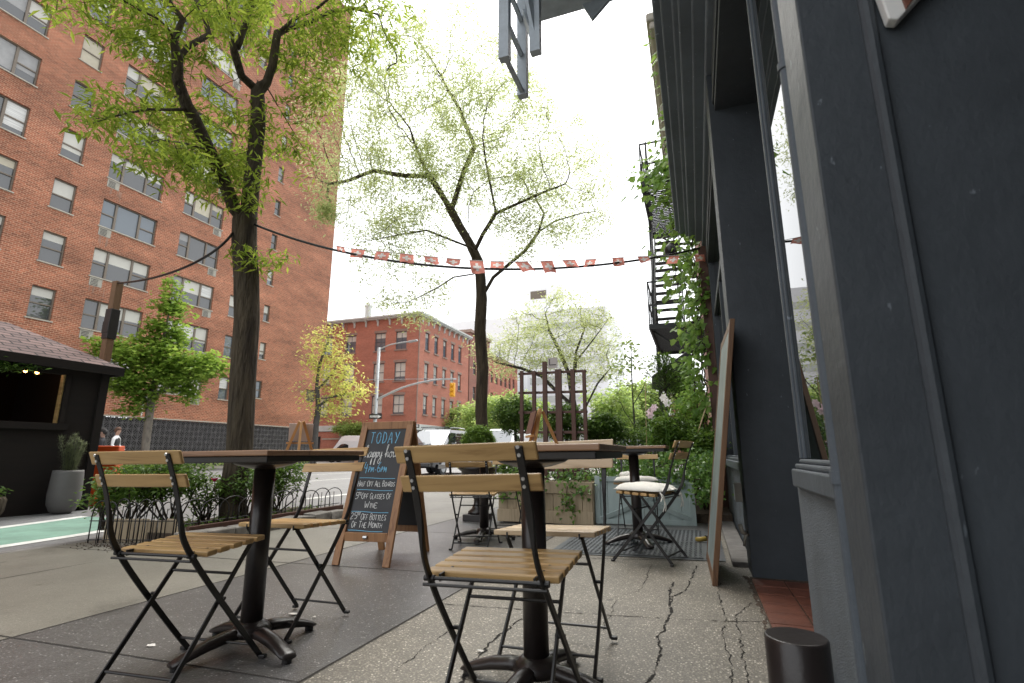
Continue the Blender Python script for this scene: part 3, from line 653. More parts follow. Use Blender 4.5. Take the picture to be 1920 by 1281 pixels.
mat('cornice_paint', (.50, .52, .50), .6, .12, 2)
b = MB(); b.bx(CX0-27, CX0+.55, CY0-.55, CY0+13.5, 16.2, 16.42); b.bx(CX0-27, CX0+.42, CY0-.42, CY0+13.45, 16.05, 16.199)
b.build('cornice', 'cornice_paint', cb, .03, world=True)
def bracket(y=None, u=None):
    b = MB()
    if y is not None: b.prism([(0, -.75), (.12, -.70), (.16, -.3), (.38, -.05), (.38, 0), (0, 0)], .16, Matrix.Translation((CX0, y, 16.05)))
    else:
        b.prism([(0, -.75), (.12, -.70), (.16, -.3), (.38, -.05), (.38, 0), (0, 0)], .16, Matrix.Translation((CX0-u, CY0, 16.05)) @ Matrix.Rotation(R(-90), 4, 'Z'))
    return b.build('cornice_bracket', 'cornice_paint', cb, world=True)
for i in range(10): bracket(y=CY0+.5+i*1.36)
for i in range(14): bracket(u=.7+i*1.62)
b = MB()
b.bx(CX0-27, CX0+.10, CY0-.10, CY0+13.42, 3.25, 3.899); b.build('storefront_band', 'cornice_paint', cb, .03, world=True)
mat('shop_dark', (.035, .035, .038), .5)
b = MB(); b.bx(CX0-9.8, CX0-.1, CY0+.05, CY0+13.3, -.09, 3.249); b.build('storefront', 'shop_dark', cb, world=True)
b = MB()
for y in (49.7, 53, 56.5, 60, 62.7): b.bx(CX0-.3, CX0, y-.2, y+.2, -.09, 3.249)
for u in (3.2, 6.5, 9.7): b.bx(CX0-u-.2, CX0-u+.2, CY0-.01, CY0+.3, -.09, 3.249)
b.build('storefront_pier', 'lintel_brown', cb, world=True)
b = MB(); b.bx(CX0-.06, CX0+.05, CY0-.05, CY0+.06, 0, 16); b.bx(CX0-9.95, CX0-9.9, CY0-.08, CY0-.001, 4, 16); b.build('downpipe', 'lintel_brown', cb, world=True)
rnd = random.Random(21)
def cwin(P, hw, a, c, blind):
    """P maps (u, z, depth) to a point; a two-over-two sash"""
    w_ = MB()
    def bar3(u0, u1, z0, z1, d0=.14, d1=.2):
        vs = [P(u, z, d) for d in (d0, d1) for u, z in ((u0, z0), (u1, z0), (u1, z1), (u0, z1))]
        w_.add(vs, [(0, 1, 2, 3), (7, 6, 5, 4), (0, 4, 5, 1), (1, 5, 6, 2), (2, 6, 7, 3), (3, 7, 4, 0)])
    bar3(-hw, -hw+.07, a, c); bar3(hw-.07, hw, a, c); bar3(-hw+.07, hw-.07, c-.08, c, .142); bar3(-hw+.07, hw-.07, a, a+.08, .142)
    m = (a+c)/2; bar3(-hw+.07, hw-.07, m-.035, m+.035, .143); bar3(-.02, .02, a+.08, c-.08, .150)
    win = w_.build('window', 'slate_paint_pale', cb, world=True)
    g = MB(); g.quad(P(-hw, a, .19), P(hw, a, .19), P(hw, c, .19), P(-hw, c, .19)); g.build('pane', 'window_glass_sky', win)
    if blind:
        g = MB(); zb = c-(c-a)*blind; g.quad(P(-hw, zb, .186), P(hw, zb, .186), P(hw, c, .186), P(-hw, c, .186)); g.build('blind', 'blind_cloth', win)
    for (z0, z1, e, pr, nm) in ((a-.16, a-.002, .12, .1, 'sill'), (c+.002, c+.28, .12, .04, 'lintel')):
        g = MB()
        vs = [P(u, z, d) for d in (-pr, .05) for u, z in ((-hw-e, z0), (hw+e, z0), (hw+e, z1), (-hw-e, z1))]
        g.add(vs, [(0, 1, 2, 3), (7, 6, 5, 4), (0, 4, 5, 1), (1, 5, 6, 2), (2, 6, 7, 3), (3, 7, 4, 0)])
        g.build(nm, 'lintel_brown', win)
for i, (a, c) in enumerate(rows):
    for y in east: cwin(lambda u, z, d, y=y: Vector((CX0-d, y+u, z)), .47, a, c, [.95, .9, .3][i]*rnd.uniform(.7, 1))
    for u0 in south[:4]+south[4:]: cwin(lambda u, z, d, u0=u0: Vector((CX0-u0+u, CY0+d, z)), .72, a, c, [.95, .95, .35][i]*rnd.uniform(.8, 1))
b = MB()
for u, wv, h in ((22, 3, .8), (17.5, 2.2, 1.1), (12, 2.6, .9), (15, 1.2, .6), (8, 3, .5)): b.bx(CX0-u-wv/2, CX0-u+wv/2, CY0+3, CY0+5, 16.42, 16.5+h)
b.lathe((CX0-9.2, CY0+3, 16.4), [(.4, 0), (.4, 2.4), (.55, 2.5), (.2, 3.0)], 12)
b.build('roof_plant', 'cornice_paint', cb, world=True)
b = MB(); b.bx(CX0-1.6, CX0-.9, CY0+8.6, CY0+8.7, 3.30, 3.80)
# ------------------------------------------------------------------ farther buildings up the avenue
def block(name, label, x0, x1, y0, y1, h, m, rows_, ucols, cap='lintel_brown', front='E', ww=.5, wh=1.8):
    t = empty(name, ((x0+x1)/2, y0, 0), 0, label, 'building')
    hE = [(y-y0-ww, y-y0+ww, z, z+wh) for y in ucols for z in rows_]
    b = MB(); wallgrid(b, (x1, y0, 0), (0, 1, 0), (1, 0, 0), 0, y1-y0, -.1, h, hE, .2)
    hS = []
    if front == 'S': hS = [(u-ww, u+ww, z, z+wh) for u in range(3, int(x1-x0)-1, 3) for z in rows_]
    wallgrid(b, (x1, y0, 0), (-1, 0, 0), (0, -1, 0), 0, x1-x0, -.1, h, hS, .2)
    b.quad((x0, y0, h), (x1, y0, h), (x1, y1, h), (x0, y1, h)); b.build('wall', m, t, world=True)
    b = MB(); b.bx(x0-.2, x1+.3, y0-.25, y1+.1, h+.002, h+.4); b.build('cornice', cap, t, world=True)
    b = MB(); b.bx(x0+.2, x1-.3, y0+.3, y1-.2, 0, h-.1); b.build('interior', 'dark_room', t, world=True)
    for (a, c, z0, z1) in hE:
        w_ = MB(); w_.bx(x1-.19, x1-.12, y0+a, y0+c, (z0+z1)/2-.05, (z0+z1)/2+.05); w_.bx(x1-.19, x1-.12, y0+a, y0+a+.07, z0, (z0+z1)/2-.05); w_.bx(x1-.19, x1-.12, y0+c-.07, y0+c, z0, (z0+z1)/2-.05)
        win = w_.build('window', 'window_frame_taupe', t, world=True)
        g = MB(); g.quad((x1-.18, y0+a, z0), (x1-.18, y0+c, z0), (x1-.18, y0+c, z1), (x1-.18, y0+a, z1)); g.build('pane', 'window_glass', win)
    for (a, c, z0, z1) in hS:
        w_ = MB(); w_.bx(x1-c, x1-a, y0+.12, y0+.19, (z0+z1)/2-.05, (z0+z1)/2+.05)
        win = w_.build('window', 'window_frame_taupe', t, world=True)
        g = MB(); g.quad((x1-a, y0+.18, z0), (x1-c, y0+.18, z0), (x1-c, y0+.18, z1), (x1-a, y0+.18, z1)); g.build('pane', 'window_glass', win)
    return t
block('brick_house', 'brown brick house right behind the three storey corner building', -48, -28.7, 63.2, 70.5, 17.2, 'far_brick', (4.5, 8, 11.5), (65, 67, 69))
block('brick_house', 'red brick house half hidden behind the tall slim street tree', -48, -28.9, 70.7, 84, 15.2, 'corner_brick', (4.5, 8, 11.3), (72, 74, 76, 78, 80, 82))
mat('white_cladding', (.86, .87, .88), .5, .03, .3)  # the tower's haze is put into these near-white colours
mat('white_cladding_grey', (.74, .75, .77), .5, .05, .3)
tw = empty('white_tower', (-36, 92, 0), 0, 'tall white clad building with a roof bulkhead, fading behind the trees', 'building')
b = MB(); b.bx(-45, -29, 90, 112, 0, 26.5); b.build('wall', 'white_cladding', tw, world=True)
b = MB(); b.bx(-30.4, -22.5, 93, 106, 27, 33.2) ; b.build('bulkhead', 'white_cladding', tw, .05, world=True)
b = MB(); b.bx(-29, -14, 90, 112, 0, 27); b.build('wing', 'white_cladding_grey', tw, world=True)
b = MB(); b.bx(-29.2, -26.0, 92.9, 92.999, 30.6, 32.2); b.build('louvre_vent', 'window_frame_taupe', tw, world=True)
b = MB()
for i in range(9): b.bx(-44.9+i*1.9, -44.84+i*1.9, 90.1, 90.16, 26.5, 28.6)
b.bx(-45, -29, 90.1, 90.15, 28.55, 28.62); b.build('roof_railing', 'white_cladding_grey', tw, world=True)
for j in range(7):
    b = MB(); b.bx(-28.5, -14.5, 89.95, 89.999, 3+j*3.4, 4.2+j*3.4); b.build('window_band', 'cornice_paint', tw, world=True)  # bands kept pale, haze painted in with their colour
def pavil(label, x0, x1, y0, y1, h, m, n):
    t = empty('white_building', ((x0+x1)/2, y0, 0), 0, label, 'building')
    b = MB(); b.bx(x0, x1, y0, y1, 0, h); b.build('wall', m, t, world=True)
    for i in range(n):
        x = x0+(i+.5)*(x1-x0)/n
        for j in range(2): 
            b = MB(); b.bx(x-.6, x+.6, y0-.03, y0-.001, 1.6+j*h*.45, 3.4+j*h*.45); b.build('window', 'window_glass_sky', t, world=True)
pavil('low pale building at the end of the street left of the sapling', -14, -7.2, 72, 84, 7.6, 'white_cladding', 4)
pavil('low pale building at the end of the street right of the sapling', -6.6, 3, 74, 90, 8.6, 'white_cladding', 5)
block('brick_house', 'distant brick house closing the view down the street', -5, 14, 52, 66, 6.0, 'far_brick', (1, ), (55, 60))

# ------------------------------------------------------------------ the neighbour on the right with its fire escape
nb = empty('ivy_house', (.6, 13, 0), 0, 'old house beyond the restaurant, grown over with vines and with a pale cornice', 'building')
b = MB(); wallgrid(b, (.40, 9.6, 0), (0, 1, 0), (-1, 0, 0), 0, 9, 0, 10, [(1.2, 2.2, 4.2, 6.2), (3.2, 4.2, 4.2, 6.2), (1.2, 2.2, 7.2, 9), (3.2, 4.2, 7.2, 9)], .2)
b.quad((.4, 9.6, 0), (8, 9.6, 0), (8, 9.6, 10), (.4, 9.6, 10), [(0, 0), (7.6, 0), (7.6, 10), (0, 10)]); b.build('wall', 'far_brick', nb, world=True)
b = MB(); b.bx(.65, 7, 9.8, 18.4, 0, 9.9); b.build('interior', 'dark_room', nb, world=True)
b = MB(); b.bx(-.40, .5, 9.66, 18, 9.8, 10.0); b.bx(-.34, .5, 9.7, 18, 9.62, 9.799); b.bx(-.22, .4, 9.72, 18, 9.40, 9.619); b.bx(-.30, .4, 11.9, 12.2, 9.0, 9.3); b.build('cornice', 'sill_stone', nb, .04, world=True)
def slats(mb, x0, x1, y0, y1, z, n, ax='y'):
    for i in range(n):
        t_ = (i+.5)/n
        if ax == 'y': mb.bx(x0, x1, y0+(y1-y0)*t_-.022, y0+(y1-y0)*t_+.022, z, z+.02)
        else: mb.bx(x0+(x1-x0)*t_-.022, x0+(x1-x0)*t_+.022, y0, y1, z, z+.02)
fe = empty('fire_escape', (-.3, 12, 3.3), 0, 'black iron fire escape with stairs on the vine covered house', 'fire escape')
mat('fe_iron', (.022, .025, .028), .55, .15, 10)
xa, xb = -.76, .40
for z, nm in ((3.32, 'lower'), (6.55, 'upper')):
    b = MB(); slats(b, xa, xb, 10.6, 13.6, z, 32); b.bx(xa-.02, xa+.02, 10.6, 13.6, z-.06, z+.04); b.bx(xa, xb, 10.58, 10.62, z-.06, z+.04); b.bx(xa, xb, 13.58, 13.62, z-.06, z+.04)
    b.build('platform', 'fe_iron', fe, world=True)
    b = MB()
    for zz in (.45, .95): b.bar((xa, 10.6, z+zz), (xa, 13.6, z+zz), .03, .03); b.bar((xa, 10.6, z+zz), (xb, 10.6, z+zz), .03, .03)
    for i in range(7): b.bar((xa, 10.6+i*.5, z), (xa, 10.6+i*.5, z+.95), .025, .025)
    b.build('railing', 'fe_iron', fe, world=True)
    for yb in (11, 13.3):
        b = MB(); b.bar((xa+.05, yb, z-.02), (xb, yb, z-.9), .04, .04); b.build('brace', 'fe_iron', fe, world=True)
b = MB(); b.bar((xa-.02, 13.2, .2), (xa-.02, 13.2, 8.6), .09, .09); b.build('post', 'fe_iron', fe, world=True)
b = MB(); b.tube(smoothline([(xa, 12.6, 7.5), (xa, 12.75, 8.7), (xa, 12.9, 9.0), (xa, 13.05, 8.7), (xa, 13.2, 7.5)], 4), .02, 6); b.build('ladder_hoop', 'fe_iron', fe, world=True)
b = MB()
for s in (-.68, -.08): b.bar((s, 11.0, 3.35), (s, 13.3, 6.55), .03, .13)
b.build('stringer', 'fe_iron', fe, world=True)
b = MB()
for i in range(1, 13):
    t_ = i/13; b.bx(-.66, -.10, 11.0+2.3*t_-.09, 11.0+2.3*t_+.09, 3.35+3.2*t_-.012, 3.35+3.2*t_+.012)
b.build('tread', 'fe_iron', fe, world=True)
b = MB()
for s in (-.7, ): b.bar((s, 11.0, 4.2), (s, 13.3, 7.4), .03, .03); b.bar((s, 11.0, 3.4), (s, 11.0, 4.2), .03, .03)
b.build('handrail', 'fe_iron', fe, world=True)
# ------------------------------------------------------------------ our own fire escape overhead
fo = empty('fire_escape', (-.5, 2.6, 4.6), 0, 'fire escape ladder and platform hanging overhead above the pavement', 'fire escape')
mat('fe_flare_grey', (.40, .45, .50), .5, .15, 8)  # grey paled so that the lens flare's wash sits in the colour
b = MB(); b.bx(-1.05, .31, .8, 3.74, 4.55, 4.64); b.build('platform', 'fe_flare_grey', fo, world=True)
b = MB(); b.prism([(-.42, 4.55), (-.34, 4.37), (-.16, 4.55)], .03, Matrix.Translation((-.25, 3.70, 0))); b.build('bracket', 'fe_flare_grey', fo, world=True)
def stringer(a, c, wv=.055): 
    b = MB(); b.bar(a, c, wv, .07, (1, 0, 0)); return b.build('ladder_rail', 'fe_flare_grey', fo, world=True)
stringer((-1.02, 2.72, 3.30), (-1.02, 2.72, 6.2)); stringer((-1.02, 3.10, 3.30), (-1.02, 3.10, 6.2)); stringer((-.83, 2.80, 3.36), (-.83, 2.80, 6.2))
for i in range(9):
    b = MB(); b.bar((-1.02, 2.75, 3.33+i*.30), (-1.02, 3.07, 3.33+i*.30), .028, .028); b.build('rung', 'fe_flare_grey', fo, world=True)
for p_, q_ in (((-1.0, 3.07, 4.0), (-.85, 2.82, 3.5)), ((-1.02, 2.5, 5.0), (-.83, 2.80, 3.5))):
    b = MB(); b.bar(p_, q_, .03, .04); b.build('brace', 'fe_flare_grey', fo, world=True)
# ================================================================== TREES
def colonize(starts, attr, step, infl, kill, iters=120, seed=0, droop=0):
    """space colonisation: starts = list of polylines (first point of later ones snaps to the tree). Returns nodes, parents"""
    P, par = [], []
    for pl in starts:
        pl = [Vector(p) for p in pl]; prev = None
        if P:
            kd = kdtree.KDTree(len(P)); [kd.insert(p, i) for i, p in enumerate(P)]; kd.balance(); prev = kd.find(pl[0])[1]
        for i, p in enumerate(pl):
            if i == 0 and prev is not None and (P[prev]-p).length < step*.3: continue
            if prev is None: P.append(p); par.append(-1); prev = 0; continue
            q = P[prev]; n = max(1, int((p-q).length/step))
            for k in range(1, n+1): P.append(q.lerp(p, k/n)); par.append(prev); prev = len(P)-1
    A = [Vector(a) for a in attr]; rnd = random.Random(seed); new0 = 0
    kd = None; near = [None]*len(A)
    nearest = [(1e9, -1)]*len(A)
    alive = set(range(len(A)))
    fresh = list(range(len(P)))
    for it in range(iters):
        kd = kdtree.KDTree(len(fresh)); [kd.insert(P[i], i) for i in fresh]; kd.balance()
        dead = []
        for a in alive:
            c, i, d = kd.find(A[a])
            if d < nearest[a][0]: nearest[a] = (d, i)
            if nearest[a][0] < kill: dead.append(a)
        for a in dead: alive.discard(a)
        pull = {}
        for a in alive:
            d, i = nearest[a]
            if d < infl: pull.setdefault(i, Vector()); pull[i] += (A[a]-P[i]).normalized()
        if not pull: break
        fresh = []
        for i, v in pull.items():
            v = v.normalized()+Vector((rnd.gauss(0, .16), rnd.gauss(0, .16), rnd.gauss(0, .16)-droop)); v.normalize()
            P.append(P[i]+v*step); par.append(i); fresh.append(len(P)-1)
    return P, par
def skeleton_mesh(mb, P, par, r_tip, expo, r_base=None, nmax=9, flare=0, minr=0):
    n = len(P); ch = [[] for _ in range(n)]
    for i, p in enumerate(par):
        if p >= 0: ch[p].append(i)
    rad = [0]*n
    order = []
    st = [i for i in range(n) if par[i] < 0]
    while st:
        i = st.pop(); order.append(i); st += ch[i]
    for i in reversed(order):
        rad[i] = r_tip if not ch[i] else sum(rad[c]**expo for c in ch[i])**(1/expo)
    root = order[0]
    if r_base:
        k = math.log(r_base/r_tip)/math.log(max(rad[root]/r_tip, 1.0001))
        rad = [r_tip*(r/r_tip)**k for r in rad]
    def ring(c, d, r, ns, ref):
        a = d.cross(ref)
        if a.length < 1e-4: a = d.cross(Vector((1, .3, 0)))
        a.normalize(); b = a.cross(d); o = len(mb.v)
        for k in range(ns):
            t = 2*math.pi*k/ns; mb.v.append(tuple(c+a*(r*math.cos(t))+b*(r*math.sin(t))))
        return o
    ref = Vector((.37, .92, .1))
    # follow chains: the thickest child continues, others start new chains at the parent's place
    starts = [(root, None)]
    while starts:
        i, frm = starts.pop(); chain = [frm, i] if frm is not None else [i]
        while ch[chain[-1]]:
            cs = sorted(ch[chain[-1]], key=lambda c: -rad[c]); starts += [(c, chain[-1]) for c in cs[1:]]; chain.append(cs[0])
        if len(chain) < 2: continue
        r0 = rad[chain[1]] if frm is not None else rad[chain[0]]
        if r0 < minr: continue
        ns = nmax if r0 > .045 else (6 if r0 > .016 else (4 if r0 > .006 else 3))
        if r0 > .12: ns = 16
        prev = None
        for q, j in enumerate(chain):
            a = P[chain[max(q-1, 0)]]; c = P[chain[min(q+1, len(chain)-1)]]; d = (c-a).normalized()
            r = r0 if q == 0 else rad[j]
            o = ring(P[j], d, r, ns, ref)
            if prev is not None:
                for k in range(ns):
                    mb.f.append((prev+k, prev+(k+1) % ns, o+(k+1) % ns, o+k)); mb.uv.append(None)
            prev = o
    return rad, ch
def leaves(mb, centers, n, spread, L, Wd, rnd, droop=.3, flat=.3, jl=.35, fold=.25):
    """n leaf blades round each centre: folded diamonds"""
    for c in centers:
        c = Vector(c)
        for _ in range(n):
            p = c+Vector((rnd.gauss(0, spread), rnd.gauss(0, spread), rnd.gauss(0, spread*.8)))
            t = rnd.uniform(0, 6.283); d = Vector((math.cos(t), math.sin(t), rnd.gauss(-droop, .35))).normalized()
            u = Vector((rnd.gauss(0, flat), rnd.gauss(0, flat), 1)).normalized(); s = d.cross(u).normalized(); u = s.cross(d)
            l = L*rnd.uniform(1-jl, 1+jl); w_ = Wd*l/L*.5
            m = p+d*l*.45
            mb.add([p, m+s*w_+u*w_*fold, p+d*l-u*l*.12, m-s*w_+u*w_*fold], [(0, 1, 2), (0, 2, 3)])
def ell(rnd, c, r, n, shell=.0):
    out = []
    while len(out) < n:
        v = Vector((rnd.uniform(-1, 1), rnd.uniform(-1, 1), rnd.uniform(-1, 1)))
        if shell <= v.length <= 1: out.append(Vector((c[0]+v.x*r[0], c[1]+v.y*r[1], c[2]+v.z*r[2])))
    return out
def tree(name, label, cat, base, limbs, crown, step, infl, kill, r_tip, r_base, bark, leafm, leaf, seed, expo=2.3, group=None, droop=0, iters=120, minr=0, nmax=9, tips_only=True, every=1, clumps=None):
    """limbs: polylines; crown: list of (centre, radii, attractors); leaf: (count, spread, length, width, droop)"""
    rnd = random.Random(seed)
    t = empty(name, base, 0, label, cat, group)
    A = []
    for c, r, n in crown: A += ell(rnd, c, r, n)
    P, par = colonize(limbs, A, step, infl, kill, iters, seed, droop)
    b = MB(); rad, ch = skeleton_mesh(b, P, par, r_tip, expo, r_base, nmax, minr=minr)
    b.build('trunk', bark, t, smooth=True, world=True)
    cen = [P[i] for i in range(len(P)) if (not ch[i] or rad[i] < r_tip*1.7) and par[i] >= 0]
    cen = [c for c in cen if rnd.random() < every]
    if clumps: cen += clumps(rnd)
    b = MB(); leaves(b, cen, leaf[0], leaf[1], leaf[2], leaf[3], rnd, leaf[4])
    b.build('crown', leafm, t, world=True)
    return t, P, rad, ch
def pl(l, d0, ds=None):
    """limb drawn through the photograph's points, each at its own distance"""
    return [at(x, y, d0+(ds[i] if ds else 0)) for i, (x, y) in enumerate(l)]
# ------------------------------------------------------------------ the big street tree in the fenced pit
D = 6.95
bt = at(440, 960, D); bt.z = gz(bt.x)-.02
trunk = [bt, at(437, 925, D), at(449, 850, D), at(456, 700, D), at(463, 600, D), at(462, 520, D), at(458, 455, D), at(459, 415, D)]
limbs = [trunk,
 pl([(458, 418), (440, 392), (417, 333), (393, 283), (362, 217), (350, 197), (333, 150), (333, 112)], D, [0, -.05, -.15, -.3, -.45, -.5, -.6, -.65]),
 pl([(458, 418), (467, 395), (473, 333), (484, 233), (483, 170)], D, [0, .05, .1, .15, .2]),
 pl([(333, 112), (327, 77), (313, 50), (293, 33), (263, 20), (233, 2), (180, -25)], D, [-.65, -.7, -.8, -.9, -1, -1.1, -1.3]),
 pl([(327, 77), (333, 60), (343, 37), (320, 7), (300, -40)], D, [-.7, -.7, -.7, -.6, -.5]),
 pl([(333, 112), (352, 88), (392, 65), (383, 30), (367, 0), (350, -60)], D, [-.65, -.6, -.4, -.3, -.2, 0]),
 pl([(483, 170), (453, 143), (440, 100), (430, 33), (424, -20), (420, -90)], D, [.2, .1, 0, -.1, -.2, -.3]),
 pl([(446, 88), (463, 37), (474, 0), (490, -60)], D, [0, .1, .3, .5]),
 pl([(483, 170), (500, 155), (511, 123), (520, 63), (550, 37), (593, 17), (625, -10), (680, -50)], D, [.2, .2, .2, .2, .15, .1, 0, -.2]),
 pl([(521, 63), (545, 52), (585, 40), (620, 23), (660, 15), (720, 30)], D, [.2, .3, .4, .5, .6, .8]),
 pl([(503, 168), (520, 197), (550, 247), (582, 300), (592, 335)], D, [.2, .2, .25, .3, .3]),
 pl([(352, 205), (320, 206), (277, 205), (220, 217), (160, 235)], D, [-.5, -.6, -.8, -1.0, -1.1]),
 pl([(395, 285), (350, 270), (300, 262), (240, 275)], D, [-.3, -.7, -1.1, -1.4]),
]
def E(px, py, d, rp, rd, n):     # an ellipsoid of the crown: centre, radius in the photograph's pixels at that distance, depth
    r = ray(px, py); c = at(px, py, d); s = c.__sub__(EYEV).length/r.length; k = rp[0]*s; kz = rp[1]*s
    return (c, (k*.75+rd*.25, rd*.75+k*.25, kz), n)
crown = [E(210, 20, D-.3, (130, 62), .8, 77), E(330, 60, D-.4, (110, 93), .9, 62), E(440, 40, D+.6, (100, 83), .9, 56), E(560, 70, D+.2, (90, 87), .8, 56), E(700, 55, D+.5, (85, 77), .8, 63),
 E(620, 160, D+.3, (60, 51), .6, 22), E(260, 240, D-.5, (120, 51), .8, 72), E(400, 250, D+.4, (110, 62), .8, 77), E(415, 330, D+.1, (95, 56), .6, 62), E(330, 310, D-.8, (70, 46), .6, 30), E(500, 250, D+.1, (55, 62), .5, 26),
 E(480, 330, D+.1, (60, 51), .5, 22),
 E(300, -150, D-.5, (260, 166), 1.6, 113), E(560, -150, D+.2, (230, 166), 1.6, 103)]
def ex(rnd):
    return [at(452, 476, D-.16), at(470, 488, D-.16), at(505, 492, D-.1), at(523, 486, D), at(445, 370, D-.2), at(470, 380, D-.2), at(490, 350, D-.2)]*2
tree('street_tree', 'large leafy street tree with dark forked trunk in the fenced pit', 'tree', (bt.x, bt.y, 0), limbs, crown, .11, 1.4, .17, .0032, .145, 'bark', 'leaf_oak', (25, .095, .118, .028, .45), 5, clumps=ex, every=.6)
# root flare
# ------------------------------------------------------------------ the slim honey locust in the middle
D = 12.6
bt = at(906, 905, D); bt.z = gz(bt.x)
ht = [bt, at(907, 850, D), at(902, 770, D), at(905, 690, D), at(900, 620, D), at(903, 560, D), at(901, 520, D)]
limbs = [ht,
 pl([(901, 520), (897, 490), (880, 455), (862, 425), (846, 395), (825, 360), (805, 330), (790, 300), (775, 262)], D),
 pl([(901, 520), (888, 510), (885, 470), (880, 440)], D, [0, -.1, -.2, -.3]),
 pl([(905, 555), (925, 520), (955, 495), (985, 470), (1010, 435), (1040, 415), (1090, 400), (1130, 395)], D, [0, .1, .2, .4, .6, .8, 1, 1.2]),
 pl([(884, 465), (800, 432), (750, 440), (700, 450), (670, 455)], D, [-.3, -.6, -.9, -1.2, -1.4]),
 pl([(888, 514), (850, 520), (820, 540), (780, 560)], D, [-.1, -.5, -.8, -1.0]),
 pl([(805, 330), (760, 330), (700, 320), (650, 340), (615, 345)], D, [0, .2, .4, .6, .7]),
 pl([(846, 395), (870, 320), (890, 275), (876, 240), (862, 205), (838, 165), (826, 140)], D, [0, .3, .5, .6, .6, .6, .5]),
 pl([(893, 465), (905, 440), (930, 400), (922, 360), (912, 310), (905, 260)], D, [-.1, -.3, -.6, -.7, -.8, -.9]),
 pl([(930, 400), (975, 380), (1020, 360), (1060, 345)], D, [-.6, -.5, -.3, 0]),
 pl([(880, 440), (878, 390), (888, 360), (920, 335), (960, 330)], D, [-.3, -.6, -.8, -1, -1.1]),
 pl([(1010, 435), (1020, 400), (1005, 375)], D, [.6, .7, .8])]
crown = [E(760, 230, D, (120, 243), 2.2, 419), E(870, 190, D+.2, (100, 198), 2.0, 265), E(690, 290, D+.3, (90, 176), 1.8, 209), E(960, 280, D-.4, (90, 176), 1.8, 209), E(1060, 330, D+.4, (90, 110), 1.6, 165), E(850, 300, D, (130, 132), 1.6, 187),
 E(760, 450, D-.8, (120, 54), 1.2, 66), E(1080, 400, D+.6, (80, 88), 1.3, 110), E(770, 555, D-.9, (90, 76), 1.0, 57), E(970, 420, D-.2, (60, 88), 1.2, 57), E(620, 270, D+.4, (45, 176), 1.2, 88), E(960, 190, D, (60, 132), 1.4, 66)]
tree('locust_tree', 'tall slim honey locust with thin new leaves behind the bunting', 'tree', (bt.x, bt.y, 0), limbs, crown, .17, 2.4, .26, .0042, .145, 'bark', 'leaf_locust', (38, .18, .098, .026, .2), 6, expo=2.15, every=.85)
# ------------------------------------------------------------------ the low spreading locust behind the trellis
D = 15.5
bt = at(1078, 835, D); bt.z = 0
limbs = [[bt, at(1076, 790, D), at(1073, 750, D)],
 pl([(1073, 750), (1070, 720), (1078, 690), (1080, 660), (1095, 620)], D), pl([(1073, 760), (1045, 735), (1015, 705), (975, 690), (930, 680)], D, [0, -.3, -.6, -.8, -1]),
 pl([(1073, 750), (1066, 700), (1050, 660), (1030, 620), (1020, 580)], D, [0, .2, .4, .6, .8]), pl([(1076, 790), (1100, 760), (1120, 720), (1145, 690)], D, [0, .3, .5, .6]), pl([(1080, 680), (1110, 640), (1140, 600)], D, [0, -.4, -.8])]
crown = [E(1040, 610, D, (90, 60), 1.6, 120), E(1100, 620, D, (70, 65), 1.5, 100), E(950, 670, D-.6, (90, 40), 1.4, 85), E(1130, 680, D+.3, (45, 45), 1.2, 45), E(1060, 560, D, (35, 30), .8, 25), E(985, 630, D, (50, 45), 1.2, 40), E(1080, 690, D-.4, (70, 35), 1.2, 35)]
tree('locust_tree', 'low spreading tree with several stems and pale leaves behind the trellis', 'tree', (bt.x, bt.y, 0), limbs, crown, .16, 2.0, .24, .0042, .15, 'bark_grey', 'leaf_locust', (24, .16, .105, .034, .2), 7, expo=2.2)
# ------------------------------------------------------------------ young ginkgo and golden tree on the far pavement
D = 29.4
bt = at(270, 866, D); bt.z = .02
limbs = [[bt, at(276, 810, D), at(283, 755, D)], pl([(283, 755), (288, 720), (300, 660), (312, 610), (322, 560), (324, 530)], D), pl([(284, 750), (310, 725), (345, 705), (390, 690), (420, 690)], D, [0, -.3, -.5, -.6, -.6]), pl([(286, 735), (262, 710), (235, 690), (200, 655)], D, [0, .2, .3, .4])]
crown = [E(322, 575, D, (20, 38), .8, 26), E(305, 630, D, (34, 30), 1.1, 36), E(270, 660, D, (70, 22), 1.2, 40), E(360, 685, D-.3, (72, 28), 1.4, 75), E(250, 730, D, (36, 30), 1.1, 34), E(190, 648, D, (25, 14), .6, 10), E(350, 730, D, (22, 30), .6, 18), E(300, 700, D-.3, (60, 25), 1.2, 36), E(240, 760, D, (20, 14), .6, 10)]
tree('ginkgo_tree', 'young bright green ginkgo tree in front of the breeze block wall', 'tree', (bt.x, bt.y, 0), limbs, crown, .28, 4, .4, .012, .17, 'bark_pale', 'leaf_ginkgo', (60, .28, .20, .19, .1), 8, expo=2.2)
D = 37
bt = at(588, 862, D); bt.z = .02
limbs = [[bt, at(592, 800, D), at(597, 765, D)], pl([(597, 765), (594, 720), (600, 680), (615, 640), (618, 610)], D), pl([(597, 762), (620, 745), (650, 738), (675, 735)], D, [0, -.4, -.7, -.8]), pl([(596, 730), (625, 700), (640, 660)], D, [0, .5, .8])]
crown = [E(615, 640, D, (28, 40), 1.3, 40), E(625, 690, D, (45, 34), 1.6, 60), E(655, 735, D-.5, (48, 22), 1.5, 52), E(585, 690, D, (20, 30), 1, 16), E(625, 770, D, (45, 14), 1.2, 24), E(590, 640, D, (22, 20), 1, 14), E(580, 742, D, (16, 12), 1, 8)]
